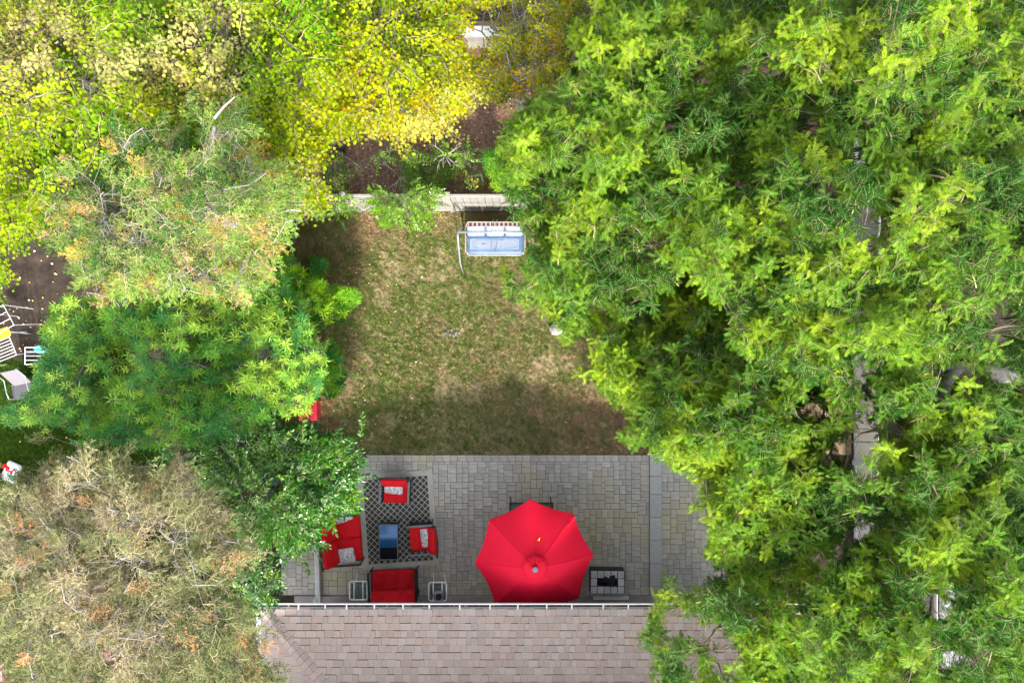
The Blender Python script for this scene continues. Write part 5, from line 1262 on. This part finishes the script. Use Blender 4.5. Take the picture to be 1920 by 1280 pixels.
# growth in and over the bed behind the fence
def t_ivy(px, py, b, rng, m):
    f = .5 * b + .5 * rng.random(m); return mix((.10, .22, .02), (.26, .42, .04), f)
def t_dk(px, py, b, rng, m):
    f = .5 * b + .5 * rng.random(m); return mix((.03, .07, .02), (.13, .19, .04), f)
GB = 'shrubs along the back fence'
def shrub(name, label, poly, base, z, key, n, tf, seed, sc=(.55, .85), sh=8, sp=(.14, .1), drop=.5, lowz=(.2, .7)):
    tree(name, label, 'shrub', poly, base, .3, z, drop, key, n, sh, tf, group=GB, seed=seed, mind=.13, spread=sp, sc=sc, rmax=.03, lowz=lowz, planar=key in ('glossy', 'round', 'cypress', 'smallround'), rt=.005, low=.4)
shrub('privet_shrub', 'leafy green shrub hanging over the middle of the back fence', [(675, 365), (760, 350), (830, 360), (825, 395), (800, 410), (790, 395), (740, 420), (690, 400)], (-2.9, 3.62), 1.95, 'glossy', 60, t_ivy, 81, sc=(.5, .8))
shrub('privet_shrub', 'leafy green shrub hanging over the left end of the back fence', [(612, 372), (660, 372), (665, 395), (640, 400), (612, 392)], (-4.5, 3.62), 1.9, 'glossy', 30, t_ivy, 82, sc=(.5, .75))
shrub('privet_shrub', 'pale green low shrub in front of the back fence', [(690, 395), (735, 395), (800, 405), (815, 425), (770, 435), (715, 430)], (-2.7, 3.0), .8, 'glossy', 26, t_ivy, 83, sc=(.5, .7))
shrub('boxwood_shrub', 'dark fine-leaved shrub behind the left end of the back fence', [(600, 290), (640, 280), (660, 320), (650, 370), (605, 375)], (-4.4, 4.4), 1.4, 'smallround', 44, t_dk, 84, sc=(.6, .9))
shrub('privet_shrub', 'small bright green shrub on the mulch left of the dead branch', [(708, 272), (735, 270), (735, 305), (712, 310)], (-3.2, 4.7), 1.2, 'glossy', 16, t_ivy, 85, sc=(.6, .9))
shrub('privet_shrub', 'green shrub on the mulch right of the dead branch', [(845, 285), (885, 270), (890, 310), (850, 325)], (-1.3, 4.5), 1.3, 'glossy', 30, t_ivy, 86, sc=(.6, .9))
shrub('privet_shrub', 'green shrub at the right end of the mulch bed beside the feathery tree', [(900, 290), (950, 270), (950, 370), (925, 350)], (-.4, 4.6), 1.8, 'lance', 40, t_lance, 87, sc=(.6, .9))
shrub('ground_creeper', 'sprawling grey-green creeper in the middle of the mulch bed', [(740, 280), (840, 270), (860, 335), (830, 372), (755, 360)], (-2.1, 4.6), .7, 'smallround', 60, t_ivy, 88, sc=(.5, .9))
shrub('privet_shrub', 'sparse olive shrub at the right end of the bed by the fence top', [(860, 330), (910, 320), (915, 360), (870, 362)], (-1.0, 4.1), 1.0, 'smallround', 30, t_olive, 89, sc=(.6, .9))
shrub('weed_plant', 'bright green weed clump on the neighbouring grass near the cedar', [(135, 820), (160, 815), (165, 845), (145, 855)], (-10.4, -2.4), 1.0, 'glossy', 7, t_gloss, 90, sc=(.5, .8))
# dead boughs lying on the mulch
def dead(label, paths, cat='dead branch', bk='bare_bark'):
    t = empty('dead_branch', paths[0][0][0], label=label, cat=cat); L = Vector(t.location); b = MB(); b2 = MB()
    for pts, r0, r1, white in paths:
        n = len(pts); rr = [r0 + (r1 - r0) * i / (n - 1) for i in range(n)]; (b2 if white else b).tube([Vector(p) - L for p in pts], rr, 6)
    b.build('bough', M[bk], t, smooth=True)
    if b2.v: b2.build('bare_wood', M['white'], t, smooth=True)
def spray_paths(c, n, L, z, seed, r=.012):
    g = np.random.default_rng(seed); out = []
    for i in range(n):
        a = g.uniform(0, 6.28); l = L * g.uniform(.5, 1.1); p = [Vector(c)]; 
        for k in range(1, 5): p.append(Vector(c) + Vector((math.cos(a + k * .06) * l * k / 4, math.sin(a + k * .06) * l * k / 4, z * math.sin(k * .8))))
        out.append((p, r, .003, False))
        q = p[2]; a2 = a + g.choice((-.7, .7)); out.append(([q, q + Vector((math.cos(a2) * l * .4, math.sin(a2) * l * .4, .05))], r * .5, .002, False))
    return out
dead('dead bough with a peeled white stretch lying on the mulch behind the fence', [([W(725, 357, .3), W(745, 342, .4), W(757, 331, .5)], .02, .028, False), ([W(757, 331, .5), W(765, 325, .52), W(777, 327, .5), W(790, 330, .45)], .034, .038, True)] + spray_paths(W(750, 333, .4), 9, .75, .3, 4))
dead('star of thin dead twigs on the mulch under the golden tree', spray_paths(W(836, 293, 1.3), 8, .5, .2, 6))
dead('long thin dead twig lying at the left of the mulch bed', [([W(632, 285, .6), W(660, 302, .6), W(685, 325, .5)], .012, .006, False)] + spray_paths(W(668, 308, .5), 5, .5, .1, 9, .007))
dead('dry twig lying at the right edge of the lawn near the feathery tree', [([W(1118, 636, .3), W(1150, 645, .3), W(1178, 652, .3)], .010, .006, False), ([W(1150, 645, .3), W(1150, 618, .4)], .008, .004, False), ([W(1135, 640, .3), W(1128, 628, .35)], .007, .003, False)])
# thick grey bough crossing the right edge
dead('thick grey bare bough crossing between the leaves at the right edge', [([W(1935, 725, 6.2), W(1850, 695, 6.4), W(1780, 688, 6.5), W(1700, 692, 6.7), W(1660, 672, 7.0)], .16, .10, False), ([W(1795, 690, 6.45), W(1772, 720, 6.9), W(1768, 765, 7.4)], .10, .07, False), ([W(1715, 690, 6.6), W(1712, 655, 7.2)], .06, .03, False)], cat='bough', bk='bark_pale')
dead('pale curved bare limb over the yellow-green crown left of the back fence', [([W(352, 335, 7.8), W(380, 312, 8.2), W(398, 275, 8.6), W(402, 238, 8.8)], .035, .022, False), ([W(402, 222, 8.8), W(420, 200, 8.9), W(440, 182, 9.0)], .02, .008, False), ([W(400, 250, 8.7), W(430, 245, 8.8)], .008, .004, False), ([W(380, 318, 8.2), W(420, 345, 8.1), W(452, 372, 8.0)], .014, .005, False)], cat='bough')
dead('pale bare limb pointing at the left end of the back fence', [([W(392, 398, 8.4), W(420, 405, 8.6), W(460, 416, 8.6)], .05, .03, False), ([W(460, 416, 8.6), W(500, 408, 8.6), W(545, 393, 8.6), W(565, 396, 8.6)], .022, .008, False), ([W(440, 412, 8.6), W(475, 432, 8.5), W(482, 442, 8.4)], .018, .006, False)], cat='bough')
print('TREES', sum(n for _, n in ALLTREES), 'shoots')
